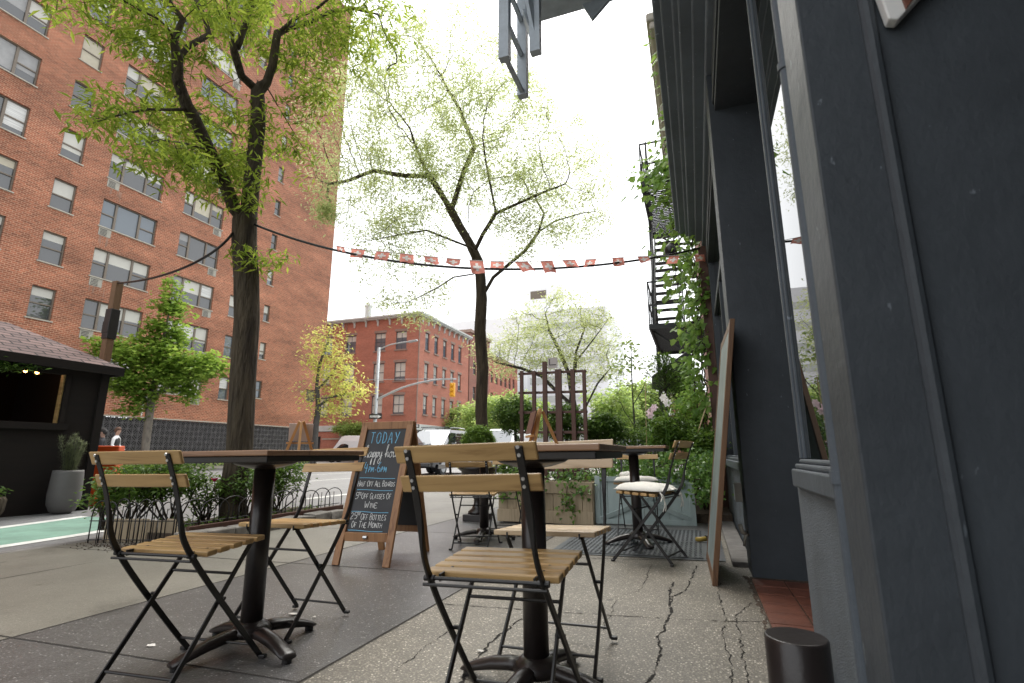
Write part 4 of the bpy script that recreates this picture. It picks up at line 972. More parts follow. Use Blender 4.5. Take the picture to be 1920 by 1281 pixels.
tree('golden_tree', 'young tree with golden yellow leaves at the corner of the apartment building', 'tree', (bt.x, bt.y, 0), limbs, crown, .34, 5, .5, .014, .2, 'bark_grey', 'leaf_yellow', (22, .40, .25, .11, .3), 9, expo=2.2)
# ------------------------------------------------------------------ street trees farther up the avenue
for i, (px, Y, h, rw, s) in enumerate([(868, 58, 7.2, 2.8, 31), (905, 50, 6.6, 2.6, 32), (945, 47, 6.8, 2.8, 33), (990, 44, 6.2, 2.6, 34), (1150, 40, 6.0, 2.6, 35), (1205, 46, 7.4, 2.8, 36), (835, 70, 8, 2.6, 37)]):
    c = aty(px, 850, Y); rr = random.Random(s)
    limbs = [[(c.x, Y, -.05), (c.x+.1, Y, 1.8), (c.x+.05, Y+.1, h*.5), (c.x, Y, h*.8)]]
    cr = [((c.x, Y, h*.62), (rw, rw, h*.34), 46)]+[((c.x+rr.uniform(-1, 1)*rw*.6, Y+rr.uniform(-1, 1)*rw*.5, h*rr.uniform(.35, .85)), (rw*.55, rw*.55, h*.16), 16) for _ in range(4)]
    lab = ['pale green street tree beside the traffic light, near the corner building', 'light green street tree just left of the slim locust trunk', 'light green street tree right of the slim locust trunk, above the white van', 'green street tree behind the left end of the trellis', 'small green tree in front of the pale buildings at the end of the street', 'green tree behind the sapling near the fire escape', 'farthest pale street tree beyond the corner building'][i]
    tree('street_tree', lab, 'tree', (c.x, Y, 0), limbs, cr, .42, 6, .55, .014, .14, 'bark_grey', 'leaf_street', (44, .38, .32, .18, .2), s, expo=2.3, group='street trees farther up the avenue')
# ================================================================== CAFE CHAIRS AND TABLES
def make_chair(name='folding_chair', wood_m='acacia'):
    t = empty(name)
    hs_, zr, zf = .199, .446, .464
    b = MB()                                              # five seat slats, sloping back a little
    for i in range(5):
        y0 = -.140+i*.0585; y1 = y0+.0435; a = (zf-zr)/.28
        for _ in (0, ):
            z0, z1 = zr+(y0+.14)*a, zr+(y1+.14)*a; th = .019
            vs = [(-hs_, y0, z0-th), (hs_, y0, z0-th), (hs_, y1, z1-th), (-hs_, y1, z1-th), (-hs_, y0, z0), (hs_, y0, z0), (hs_, y1, z1), (-hs_, y1, z1)]
            b.add(vs, [(3, 2, 1, 0), (4, 5, 6, 7), (0, 1, 5, 4), (1, 2, 6, 5), (2, 3, 7, 6), (3, 0, 4, 7)])
    b.build('seat', wood_m, t, .004)
    b = MB()
    for s in (-1, 1): b.bar((s*.138, -.165, .434), (s*.142, .14, .447), .006, .020)
    b.tube([(-.178, -.172, .434), (.178, -.172, .434)], .0055, 8); b.tube([(-.178, -.186, .420), (.178, -.186, .420)], .0045, 8)
    b.build('seat_frame', 'black_metal', t)
    lean = lambda z: -.268-(z-.68)*.42
    for (zt, h) in ((.792, .045), (.714, .044)):          # two back boards, a little curved
        b = MB(); n = 8; th = .013
        for i in range(n):
            q = []
            for k in (i, i+1):
                x = -.202+.404*k/n; bow = -.012*(1-(x/.202)**2)
                for z in (zt-h, zt):
                    y = lean(z)+.006+bow; q += [(x, y, z), (x, y+th, z)]
            b.add(q, [(0, 1, 5, 4), (2, 6, 7, 3), (0, 4, 6, 2), (1, 3, 7, 5)]+([(0, 2, 3, 1)] if i == 0 else [])+([(4, 5, 7, 6)] if i == n-1 else []))
        bb = bmesh.new(); me = bpy.data.meshes.new('t'); me.from_pydata(b.v, [], b.f); bb.from_mesh(me); bmesh.ops.remove_doubles(bb, verts=bb.verts, dist=1e-5)
        b2 = MB(); bb.verts.index_update(); b2.add([v.co[:] for v in bb.verts], [[v.index for v in f.verts] for f in bb.faces]); bb.free()
        br = b2.build('back_board', wood_m, t, .004)
        sc = MB()
        for s in (-1, 1):
            for z in (zt-h*.28, zt-h*.72):
                sc.tube([(s*.158, lean(z)-.006, z), (s*.158, lean(z)-.0085, z-.0005)], .0048, 10)
        sc.build('screw', 'steel', br)
    for s in (-1, 1):                                     # back upright running down to the front foot
        path = smoothline([(s*.158, lean(.782), .782), (s*.158, lean(.68), .68), (s*.159, -.236, .585), (s*.161, -.212, .50), (s*.165, -.165, .425), (s*.170, -.08, .318), (s*.176, .085, .126), (s*.178, .192, .006)], 5)
        b = MB(); o = len(b.v)
        for i, p in enumerate(path):
            d = (path[min(i+1, len(path)-1)]-path[max(i-1, 0)]).normalized(); nrm = Vector((1, 0, 0)).cross(d).normalized()
            f = min(1, max(0, (.62-p.z)/.10)); wx = .0105*(1-f)+.0045*f; wy = .0028*(1-f)+.0100*f
            for i2, j2 in ((-1, -1), (1, -1), (1, 1), (-1, 1)): b.v.append(tuple(p+Vector((wx*i2, 0, 0))+nrm*(wy*j2)))
        for i in range(len(path)-1):
            for k in range(4): b.f.append((o+i*4+k, o+i*4+(k+1) % 4, o+(i+1)*4+(k+1) % 4, o+(i+1)*4+k)); b.uv.append(None)
        b.f += [(o+3, o+2, o+1, o), tuple(o+(len(path)-1)*4+k for k in range(4))]; b.uv += [None, None]
        u = b.build('upright', 'black_metal', t, .0015, seg=1)
        b = MB(); b.bar((s*.178, .186, .007), (s*.206, .190, .007), .020, .013); b.build('foot_cap', 'black_metal', u, .003); b = MB(); b.tube([(s*.181, -.172, .434), (s*.150, -.172, .434)], .0085, 10); b.build('pivot', 'black_metal', u)
        b = MB(); b.bar((s*.148, .125, .440), (s*.150, -.205, .010), .020, .0075, (1, 0, 0)) if False else b.bar((s*.148, .125, .440), (s*.150, -.205, .010), .0080, .019, (0, 1, 1))
        lg = b.build('rear_leg', 'black_metal', t, .0015, seg=1)
        b = MB(); b.tube([(s*.143, -.012, .262), (s*.172, -.012, .262)], .0065, 8); b.build('pivot', 'black_metal', lg)
        b = MB(); b.bar((s*.150, -.206, .007), (s*.176, -.208, .007), .020, .013); b.build('foot_cap', 'black_metal', lg, .003)
    for (y, z, hw) in ((-.174, .052, .150), (.145, .060, .177), (.045, .335, .149)):
        b = MB(); b.tube([(-hw, y, z), (hw, y, z)], .0052, 8); b.build('stretcher', 'black_metal', t)
    return t
chair0 = make_chair(); used = [0]
pale = make_chair(wood_m='acacia_pale'); usedp = [0]
def put_chair(x, y, rz, label, src=chair0, flag=used, tx=0, ty=0, sc=1.0):
    o = src if not flag[0] else copy_tree(src); flag[0] = 1
    o.location = (x, y, gz(x)+.18*(abs(tx)+abs(ty))*.5); o.rotation_mode = 'QUATERNION'; o.rotation_quaternion = Quaternion((0, 1, 0), TILT+ty) @ Quaternion((1, 0, 0), tx) @ Quaternion((0, 0, 1), rz)
    o.scale = (sc, sc, sc)
    return tag(o, label, 'chair', 'wood and black metal folding chairs on the pavement')
put_chair(-.549, 1.541, -.01, 'nearest folding chair seen from behind, in the centre foreground', tx=.010, ty=-.018)
put_chair(-1.846, 1.566, .07, 'folding chair seen from behind at the left table, with a knot in its top board')
put_chair(-1.868, 2.121, 3.09, 'folding chair facing us across the left table, in front of the chalkboard', tx=.025, ty=-.015, sc=1.012)
put_chair(-.563, 2.14, 3.09, 'folding chair with pale striped seat facing us across the nearest table', pale, usedp, tx=.020, ty=-.02, sc=1.03)
put_chair(-1.88, 4.33, .18, 'folding chair on the near side of the middle table beside the chalkboard')
put_chair(-1.90, 5.12, math.pi+.1, 'folding chair between the middle table and the urn')
cc = put_chair(-.395, 4.16, 1.30, 'folding chair with a cream tied cushion, turned sideways on the hatch', sc=1.075)
put_chair(-.60, 5.42, math.pi+.03, 'folding chair with a cushion, farthest one in front of the teal panel', sc=1.06)
def cushion(x, y, rz, label, ties, seed):
    t = empty('seat_cushion', (x, y, gz(x)), rz, label, 'cushion', 'cream cushions tied to chair seats', tilt=True); t.scale = (1.07, 1.07, 1.07)
    b = MB(); n = 14; rnd = random.Random(seed)
    top, bot = [], []
    for i in range(n+1):
        for j in range(n+1):
            u, v = i/n*2-1, j/n*2-1
            e = (1-abs(u)**3.2)*(1-abs(v)**3.2); h = .040*max(0, e)**.45+rnd.uniform(-.0015, .0015)
            h += .006*math.sin(u*5+1)*math.cos(v*4)*e
            top.append((u*.20*(1-.05*v*v), v*.172*(1-.05*u*u)-.005, .456+h+.016+.008*v)); bot.append((u*.20*(1-.05*v*v), v*.172*(1-.05*u*u)-.005, .456+.012+.004*v-.006*max(0, e)**.5))
    idx = lambda i, j: i*(n+1)+j; N = (n+1)**2
    fs = []
    for i in range(n):
        for j in range(n):
            fs.append((idx(i, j), idx(i+1, j), idx(i+1, j+1), idx(i, j+1))); fs.append((N+idx(i, j+1), N+idx(i+1, j+1), N+idx(i+1, j), N+idx(i, j)))
    for i in range(n):
        for (a, c) in ((idx(i, 0), idx(i+1, 0)), (idx(i+1, n), idx(i, n)), (idx(0, i+1), idx(0, i)), (idx(n, i), idx(n, i+1))): fs.append((a, N+a, N+c, c))
    b.add(top+bot, fs); o = b.build('pad', 'cushion_cloth', t, smooth=True)
    for s in ties:
        b = MB(); cx, cy = s*.185, -.17
        for k in range(2):
            a = 1 if k else -1
            b.tube(smoothline([(cx, cy, .46), (cx+.02*a, cy-.02, .43), (cx+.035*a, cy-.015, .405), (cx+.01*a, cy-.015, .425), (cx, cy-.02, .43), (cx+.012*a, cy-.03, .38), (cx+.025*a, cy-.02, .34)], 4), .0035, 6)
        b.build('tie', 'cushion_cloth', t, smooth=True)
cushion(-.395, 4.16, 1.30, 'cream cushion tied with a bow to the sideways chair', (1, -1), 2)
cushion(-.60, 5.42, math.pi+.03, 'cream cushion lying folded up on the farthest chair', (), 3)
b = MB()
t = empty('seat_cushion', (-.70, 5.50, gz(-.6)+.535), .2, 'small rolled cushion end on the farthest chair in front of the teal panel', 'cushion')
b.lathe((0, 0, 0), [(.001, -.01), (.07, -.004), (.09, .018), (.07, .045), (.001, .055)], 16); b.build('pad', 'cushion_cloth', t, smooth=True)

def make_table():
    t = empty('cafe_table')
    b = MB(); b.bx(-.30, .30, -.30, .30, .772, .793); b.build('tabletop', 'table_wood', t, .004)
    b = MB(); b.bx(-.285, .285, -.285, .285, .747, .7715); b.build('edge_frame', 'black_metal', t, .003)
    b = MB(); b.lathe((0, 0, 0), [(.03, .715), (.07, .722), (.115, .735), (.135, .7465)], 32); b.build('mounting_plate', 'iron_base', t, smooth=True)
    b = MB(); b.lathe((0, 0, 0), [(.043, .07), (.043, .72)], 32); o = b.build('column', 'iron_base', t)
    for p in o.data.polygons: p.use_smooth = abs(p.normal.z) < .5
    b = MB(); b.lathe((0, 0, 0), [(.07, .052), (.082, .072), (.066, .092), (.046, .108)], 28); b.build('hub', 'iron_base', t, smooth=True)
    for k in range(4):
        a = k*math.pi/2; d = Vector((math.cos(a), math.sin(a), 0)); n = Vector((-d.y, d.x, 0)); b = MB()
        prof = [(.03, .036, .092, .048), (.10, .034, .090, .044), (.17, .032, .078, .034), (.23, .033, .058, .022), (.275, .036, .040, .014), (.296, .026, .030, .014)]
        o = 0; M = 10
        for (r, wv, top, bot) in prof:
            for j in range(M):
                th = 2*math.pi*j/M; z = (top+bot)/2+(top-bot)/2*math.sin(th)
                b.v.append(tuple(d*r+n*(wv*math.cos(th))+Vector((0, 0, z))))
        for i in range(len(prof)-1):
            for j in range(M): b.f.append((i*M+j, i*M+(j+1) % M, (i+1)*M+(j+1) % M, (i+1)*M+j)); b.uv.append(None)
        b.f += [tuple(range(M))[::-1], tuple((len(prof)-1)*M+j for j in range(M))]; b.uv += [None, None]
        lg = b.build('leg', 'iron_base', t, smooth=True)
        b = MB(); b.lathe((d.x*.275, d.y*.275, 0), [(.018, 0), (.018, .018)], 12); b.build('foot_pad', 'black_metal', lg)
    return t
tab0 = make_table(); ut = [0]
def put_table(x, y, base, label, sz=1.0):
    o = tab0 if not ut[0] else copy_tree(tab0); ut[0] = 1
    o.location = (x, y, gz(x)); o.rotation_mode = 'QUATERNION'; o.rotation_quaternion = Quaternion((0, 1, 0), TILT)
    o.scale = (1, 1, sz)
    for c in o.children:
        if c.name.startswith(('leg', 'hub')): c.rotation_euler = (0, 0, base)
    return tag(o, label, 'table', 'square cafe tables with cast iron bases')
put_table(-1.80, 1.83, R(-16), 'square cafe table at the left with a small wooden easel on it')
put_table(-.56, 1.82, R(-11), 'nearest square cafe table, in the centre, with an easel on it')
put_table(-.54, 4.77, R(25), 'square cafe table on the steel hatch in front of the teal panel', 1.045)
put_table(-1.95, 4.70, R(10), 'square cafe table in front of the urn, behind the nearest chair')
# ------------------------------------------------------------------ little easels on the tables
def easel(x, y, rz, label, wood_m, card, s=1.0, lean=0):
    t = empty('tabletop_easel', (x, y, gz(x)+.794), rz, label, 'easel')
    t.scale = (s, s, s)
    for k in (-1, 1):
        b = MB(); b.bar((k*.055, -.03, 0), (k*.008, .004, .135), .012, .010, (0, 1, 0)); b.build('leg', wood_m, t, .001)
    b = MB(); b.bar((0, .07, 0), (0, .012, .128), .011, .010, (0, 1, 0)); b.build('leg', wood_m, t, .001)
    b = MB(); b.bar((-.06, -.036, .036), (.06, -.036, .036), .012, .008); b.build('ledge', wood_m, t, .001)
    M = Matrix.Rotation(R(-14), 3, 'X')
    b = MB(); b.box((0, -.030, .085), (.105, .004, .082), M=M); b.build('menu_card', card, t)
mat('card_pale', (.52, .47, .45), .7, .06, 8); mat('card_brown', (.14, .07, .055), .5, .1, 8)
easel(-1.73, 1.94, math.pi+R(40), 'small pale wooden easel with its card on the left table', 'easel_wood', 'card_pale', 1.0)
easel(-.575, 1.93, R(-62), 'small wooden easel seen edge on with a brown card on the nearest table', 'easel_wood', 'card_brown', 1.06)
# ------------------------------------------------------------------ the chalkboard
AF = empty('chalkboard', (-2.36, 3.66, gz(-2.36)), R(3.5), 'wooden A frame chalkboard with happy hour offers written in chalk', 'chalkboard', tilt=True)
TOPZ = 1.03
def afpt(u, s, side=-1):                     # u across, s from the foot (0) to the apex (1)
    y = side*(.315*(1-s)+.012)
    return Vector((u, y, TOPZ*s))
for side, nm in ((-1, 'front'), (1, 'rear')):
    for k in (-1, 1):
        b = MB(); b.bar(afpt(k*.205, 0, side), afpt(k*.205, .985, side), .055, .024, (0, 1, .3)); b.build('leg', 'frame_wood', AF, .003)
    b = MB(); b.bar(afpt(-.2325, .985, side)+Vector((0, 0, .0)), afpt(.2325, .985, side), .024, .06, (0, 0, 1)); b.build('rail', 'frame_wood', AF, .003)
    b = MB(); b.bar(afpt(-.177, .185, side), afpt(.177, .185, side), .020, .062, (0, 0, 1)); b.build('rail', 'frame_wood', AF, .003)
    b = MB()
    d = Vector((0, -.004*side, 0)); a_, c_ = .205, .965
    q = [afpt(-.18, a_, side)+d, afpt(.18, a_, side)+d, afpt(.18, c_, side)+d, afpt(-.18, c_, side)+d]; n_ = Vector((0, side*.007, 0))
    b.add(q+[v-n_ for v in q], [(0, 1, 2, 3), (7, 6, 5, 4), (0, 4, 5, 1), (1, 5, 6, 2), (2, 6, 7, 3), (3, 7, 4, 0)])
    brd = b.build('board', 'slate_board', AF)
    if side < 0: front_board = brd
b = MB(); b.tube([afpt(-.012, .185)+Vector((0, -.016, 0)), afpt(.018, .185)+Vector((0, -.016, 0))], .014, 8); b.build('latch', 'steel', AF)
# chalk lettering: a hand drawn single-stroke alphabet
GL = {'T': [[(0, 1), (.7, 1)], [(.35, 1), (.33, 0)]], 'O': [[(.35, 1), (.1, .8), (.03, .45), (.15, .1), (.38, 0), (.62, .18), (.7, .55), (.6, .88), (.35, 1)]],
 'D': [[(.08, 1), (.05, 0)], [(0, 1), (.35, .95), (.62, .7), (.65, .4), (.45, .08), (0, 0)]], 'A': [[(0, 0), (.36, 1), (.72, 0)], [(.12, .36), (.6, .38)]], 'Y': [[(0, 1), (.33, .5)], [(.7, 1), (.2, 0)]],
 'H': [[(.05, 1), (.05, 0)], [(.62, 1), (.62, 0)], [(.05, .52), (.62, .54)]], 'P': [[(.08, 0), (.08, 1), (.45, .98), (.58, .76), (.42, .52), (.08, .5)]], 'M': [[(0, 0), (.1, 1), (.4, .35), (.72, 1), (.82, 0)]],
 'L': [[(.05, 1), (.05, 0), (.5, .02)]], 'F': [[(.6, 1), (.05, .98), (.05, 0)], [(.05, .52), (.45, .54)]], 'B': [[(.05, 0), (.05, 1), (.42, .96), (.5, .76), (.36, .54), (.05, .52)], [(.36, .54), (.58, .38), (.52, .08), (.05, 0)]],
 'R': [[(.05, 0), (.05, 1), (.45, .96), (.52, .74), (.4, .52), (.05, .5)], [(.28, .5), (.6, 0)]], 'S': [[(.56, .86), (.35, 1), (.1, .86), (.14, .62), (.46, .44), (.55, .2), (.36, 0), (.05, .1)]], 'E': [[(.55, 1), (.05, 1), (.05, 0), (.56, 0)], [(.05, .52), (.45, .52)]],
 'G': [[(.6, .84), (.38, 1), (.1, .8), (.04, .4), (.2, .06), (.45, .02), (.62, .2), (.62, .44), (.4, .44)]], 'W': [[(0, 1), (.2, 0), (.42, .7), (.64, 0), (.85, 1)]], 'I': [[(.1, 1), (.1, 0)]], 'N': [[(.05, 0), (.05, 1), (.6, 0), (.6, 1)]],
 '4': [[(.12, 1), (.02, .42), (.58, .42)], [(.42, .8), (.36, -.1)]], '6': [[(.5, 1), (.18, .66), (.05, .28), (.2, .0), (.45, .05), (.52, .3), (.34, .46), (.1, .34)]], '5': [[(.55, 1), (.12, 1), (.1, .58), (.4, .6), (.55, .34), (.4, .04), (.05, .04)]], '2': [[(.05, .8), (.28, 1), (.5, .8), (.42, .5), (.03, 0), (.58, .02)]],
 '0': [[(.3, 1), (.08, .75), (.06, .3), (.28, 0), (.5, .28), (.5, .74), (.3, 1)]], '-': [[(.08, .42), (.42, .44)]], '$': [],
 'h': [[(-.1, .2), (.12, .6), (.28, 1.15), (.2, 1.25), (.1, 1), (.06, 0), (.16, .46), (.32, .54), (.38, .3), (.42, .02), (.55, .2)]], 'a': [[(.42, .5), (.2, .54), (.04, .3), (.14, .02), (.34, .12), (.44, .5), (.42, .08), (.58, .16)]],
 'p': [[(0, .3), (.12, .54), (.06, -.55), (.02, -.7), (-.04, -.5), (.14, .1), (.34, .54), (.46, .3), (.3, .02), (.16, .1), (.52, .18)]], 'y': [[(0, .4), (.08, .54), (.1, .2), (.24, .06), (.4, .3), (.44, .54), (.38, -.3), (.2, -.62), (.06, -.4), (.3, -.05), (.58, .22)]],
 'o': [[(.34, .54), (.1, .44), (.06, .14), (.26, 0), (.44, .2), (.34, .54), (.6, .42)]], 'u': [[(0, .4), (.08, .54), (.08, .16), (.22, .02), (.4, .2), (.42, .54), (.42, .08), (.56, .14)]], 'r': [[(0, .3), (.14, .58), (.18, .44), (.34, .46), (.3, .1), (.42, .02), (.6, .2)]], ' ': []}
chalkrnd = random.Random(12)
def chalk(text, u0, s0, h, m, wd=.0042, track=1.0, smalls=.78, script=False, slope=0, width=None, parent=front_board):
    """write on the sloping front: u0 left edge, s0 base line (0..1 up the board), h letter height in metres"""
    x = 0; out = []
    for wi, ch in enumerate(text):
        first = (wi == 0 or text[wi-1] == ' '); k = 1.0 if first or ch.isdigit() else smalls
        if script: k = 1
        if ch == ' ': x += .42*h; continue
        g_ = GL.get(ch, []); wmax = max([p[0] for s_ in g_ for p in s_] or [.4])
        for s_ in g_: out.append([(x+px*h*k*.92+chalkrnd.gauss(0, .0011), py*h*k+chalkrnd.gauss(0, .0011)) for px, py in s_])
        x += (wmax*.92*k+(0 if script else .16))*h*track
    f = (width/x) if width else 1
    b = MB(); L = math.hypot(.315, TOPZ)
    nrm = Vector((0, -TOPZ, .315)).normalized()
    for s_ in out:
        P = []
        for (px, py) in s_:
            u = u0+px*f; v = s0+(py+slope*px*f)/L; P.append(afpt(u, v)+Vector((0, .004, 0))+nrm*.0022)
        P = smoothline(P, 4) if len(P) > 2 else P
        b.ribbon(P, [wd*chalkrnd.uniform(.6, 1.25) for _ in P], nrm)
    return b.build('chalk_writing', m, parent)
def rule(s0, m, u0=-.16, u1=.15, slope=-.02):
    b = MB(); L = math.hypot(.315, TOPZ); nrm = Vector((0, -TOPZ, .315)).normalized(); P = []
    for i in range(9):
        t_ = i/8; u = u0+(u1-u0)*t_; P.append(afpt(u, s0+(slope*(u-u0)+.002*math.sin(t_*7))/L)+Vector((0, .004, 0))+nrm*.0022)
    b.ribbon(P, .004, nrm); return b.build('chalk_line', m, front_board)
chalk('TODAY', -.135, .845, .092, 'chalk_blue', .0058, 1.25, 1.0, width=.275)
chalk('happy hour', -.155, .738, .082, 'chalk_white', .0042, 1.0, script=True, width=.315)
chalk('4PM-6PM', -.135, .630, .078, 'chalk_blue', .0052, 1.05, .5, width=.205)
rule(.588, 'chalk_blue')
chalk('HALF OFF ALL BOARDS', -.165, .527, .043, 'chalk_white', .0034, width=.325)
rule(.503, 'chalk_blue')
chalk('5', -.163, .437, .050, 'chalk_white', .0036); chalk('00', -.140, .465, .022, 'chalk_white', .0026)
chalk('OFF GLASSES OF', -.108, .440, .044, 'chalk_white', .0034, width=.255)
chalk('WINE', -.068, .378, .046, 'chalk_white', .0036, width=.115)
rule(.352, 'chalk_blue', -.168, .145)
chalk('25', -.170, .300, .048, 'chalk_white', .0036); chalk('00', -.112, .328, .022, 'chalk_white', .0026)
chalk('OFF BOTTLES', -.078, .297, .045, 'chalk_white', .0034, width=.215)
chalk('OF THE MONTH', -.145, .245, .044, 'chalk_white', .0034, width=.262)
rule(.226, 'chalk_blue', -.165, .125)
# ------------------------------------------------------------------ tall framed board leaning on the middle pillar
mat('board_grey', (.22, .27, .27), .45, .35, 3)
t = empty('leaning_frame', (.024, 3.87, gz(0)), 0, 'tall brown wooden framed board leaning against the middle pillar, seen edge on', 'framed board')
M = Matrix.Translation((0, 0, 0)) @ Matrix.Rotation(R(8.2), 4, 'Y') @ Matrix.Rotation(R(1.6), 4, 'Z')
def lb(name, m, bxs, bev=.003):
    b = MB()
    for q in bxs: b.bx(*q)
    b.v = [tuple(M @ Vector(v)) for v in b.v]; return b.build(name, m, t, bev)
for (y0, y1) in ((-.42, -.365), (.365, .42)): lb('stile', 'old_frame_wood', [(-.016, .014, y0, y1, .0, 1.62)])
for z0 in (0, 1.56): lb('rail', 'old_frame_wood', [(-.014, .012, -.365, .365, z0, z0+.06)])
lb('board', 'board_grey', [(-.012, .008, -.365, .365, .06, 1.56)], 0)
# small things on the ground by it
t = empty('hand_tool', (-.02, 5.0, .012), .5, 'small yellow and black hand tool lying on the steel hatch', 'tool')
mat('tool_yellow', (.42, .30, .06), .5)
b = MB(); b.tube([(-.06, 0, .02), (.03, 0, .022)], [.018, .02], 10); b.build('handle', 'tool_yellow', t, smooth=True)
b = MB(); b.bx(.03, .07, -.02, .02, .005, .05); b.build('head', 'black_metal', t, .004)
t = empty('cable_plug', (.11, 4.85, .012), 0, 'orange plug of a cable hanging behind the leaning frame', 'cable')
mat('orange_plastic', (.62, .10, .015), .45, .1, 3); mat('orange_barrier', (.66, .085, .008), .5, .15, 2)
b = MB(); b.tube([(0, 0, .04), (.005, .02, .14)], .014, 8); b.build('plug', 'orange_plastic', t, .002)
b = MB(); b.tube(smoothline([(.005, .02, .14), (.0, .03, .3), (.03, .05, .5), (.02, .06, .62)], 5), .008, 8); b.build('cord', 'black_metal', t, smooth=True)
# scraps on the pavement
mat('scrap', (.62, .60, .56), .8)
for i, (px, py, s, lab) in enumerate([(900, 1217, .016, 'pale paper scrap beside the long crack under the nearest chair'), (1090, 1140, .0, ''), (285, 1198, .022, 'grey flattened gum spot on the dark flag under the left chair'), (551, 1143, .03, 'white torn paper strip by the foot of the chair at the left table'), (590, 1149, .016, 'small tan dry leaf by the chair at the left table')]):
    if not s: continue
    r = ray(px, py); p = EYEV+r*(-EYE/r.z); rr = random.Random(i); b = MB()
    P = [(math.cos(k*.9)*s*rr.uniform(.4, 1.2), math.sin(k*.9)*s*rr.uniform(.3, .8), rr.uniform(.002, .008)) for k in range(7)]
    b.add(P, [tuple(range(7))]); o = b.build('scrap', 'scrap', loc=(p.x, p.y, gz(p.x)+.002)); tag(o, lab, 'litter')
# ================================================================== DINING SHED IN THE PARKING LANE
SX, SY = -8.98, 5.57                       # its corner nearest to us
sh = empty('dining_shed', (SX, SY, ROADZ), 0, 'dark brown wooden dining shed with shingled roof and a lit window', 'shed')
SW, SL = 2.3, 9.0                          # depth across the street, length along it
EV, RG = 2.13, 2.78
b = MB(); wallgrid(b, (SX, SY, 0), (0, -1, 0), (1, 0, 0), 0, SL, ROADZ, EV, [(.56, 2.6, 1.20, 1.93), (3.2, 5.2, 1.20, 1.93)], .10)
wallgrid(b, (SX, SY, 0), (-1, 0, 0), (0, 1, 0), 0, SW, ROADZ, EV, [], .1)
wallgrid(b, (SX-SW, SY, 0), (0, -1, 0), (-1, 0, 0), 0, SL, ROADZ, EV, [], .1)
b.quad((SX-.1, SY-.1, ROADZ+.1), (SX-.1, SY-SL, ROADZ+.1), (SX-SW+.1, SY-SL, ROADZ+.1), (SX-SW+.1, SY-.1, ROADZ+.1))
b.build('wall', 'shed_wood', sh, world=True)
b = MB(); b.bx(SX-.05, SX+.035, SY-.09, SY+.03, ROADZ, EV); b.bx(SX, SX+.05, SY-2.75, SY-.45, 1.10, 1.198); b.bx(SX, SX+.02, SY-.56, SY-.50, 1.2, 1.93)
b.build('trim', 'shed_wood', sh, .004, world=True)
b = MB(); b.bx(SX-.09, SX-.02, SY-.585, SY-.562, 1.2, 1.93); b.build('window_jamb', 'acacia', sh, .002, world=True)
def shingle(name):
    m = bpy.data.materials.new(name); m.use_nodes = True; nt = m.node_tree; L = nt.links; b = nt.nodes['Principled BSDF']
    uv = nd(nt, 'ShaderNodeUVMap'); uv.uv_map = 'UVMap'; br = nd(nt, 'ShaderNodeTexBrick')
    br.inputs['Color1'].default_value = (.19, .125, .115, 1); br.inputs['Color2'].default_value = (.105, .072, .07, 1); br.inputs['Mortar'].default_value = (.012, .01, .01, 1)
    br.inputs['Scale'].default_value = 1; br.inputs['Brick Width'].default_value = .30; br.inputs['Row Height'].default_value = .125; br.inputs['Mortar Size'].default_value = .012; br.inputs['Mortar Smooth'].default_value = .1
    L.new(uv.outputs[0], br.inputs['Vector']); L.new(br.outputs['Color'], b.inputs['Base Color']); b.inputs['Roughness'].default_value = .9
    bp = nd(nt, 'ShaderNodeBump'); bp.invert = True; bp.inputs['Strength'].default_value = .6; bp.inputs['Distance'].default_value = .02; L.new(br.outputs['Fac'], bp.inputs['Height']); L.new(bp.outputs[0], b.inputs['Normal'])
    MATS[name] = m
shingle('shingles')
xm = SX-SW/2; o_ = .16; yr = SY-.85; e0, e1 = SX+o_, SX-SW-o_; yN = SY+o_
sl = math.hypot(SW/2+o_, RG-EV)
b = MB()
b.quad((e0, SY-SL, EV), (e0, yN, EV), (xm, yr, RG), (xm, SY-SL, RG), [(0, 0), (SL+o_, 0), (SL-.85, sl), (0, sl)])
b.quad((e1, yN, EV), (e1, SY-SL, EV), (xm, SY-SL, RG), (xm, yr, RG), [(0, 0), (SL+o_, 0), (SL+o_, sl), (.85, sl)])
b.add([(e0, yN, EV), (e1, yN, EV), (xm, yr, RG)], [(0, 1, 2)], [[(0, 0), (SW+.3, 0), (SW/2, 1.2)]])
b.build('roof', 'shingles', sh, world=True)
b = MB(); b.bx(e0-.03, e0-.001, SY-SL, yN, EV-.13, EV-.005); b.bx(e1, e0-.031, yN-.03, yN-.001, EV-.13, EV-.005); b.bx(e1+.03, e0-.031, SY-SL, yN-.031, EV-.03, EV-.008); b.build('fascia', 'shed_wood', sh, world=True)
emit('bulb_glow', (1, .42, .12), 9)
for (px, py, lab) in ((48, 695, 'left one of two small glowing bulbs in the shed window'), (70, 698, 'right one of two small glowing bulbs in the shed window')):
    p = atx(px, py, SX-.7); t = empty('light_bulb', p, 0, lab, 'light bulb', 'bulbs hanging in the dining shed')
    b = MB(); b.lathe((0, 0, -.03), [(.005, 0), (.022, .012), (.028, .03), (.02, .05), (.012, .062)], 12); b.build('bulb', 'bulb_glow', t, smooth=True)
    b = MB(); b.tube([(0, 0, .032), (0, 0, .06)], .014, 8); b.tube([(0, 0, .06), (0, 0, EV-p.z)], .004, 5); b.build('socket', 'black_metal', t)
    la = bpy.data.lights.new('bulb_light', 'POINT'); la.energy = .5; la.color = (1, .5, .2); la.shadow_soft_size = .03
    lo = bpy.data.objects.new('bulb_light', la); COL.objects.link(lo); lo.parent = t; lo.location = (0, 0, -.06)
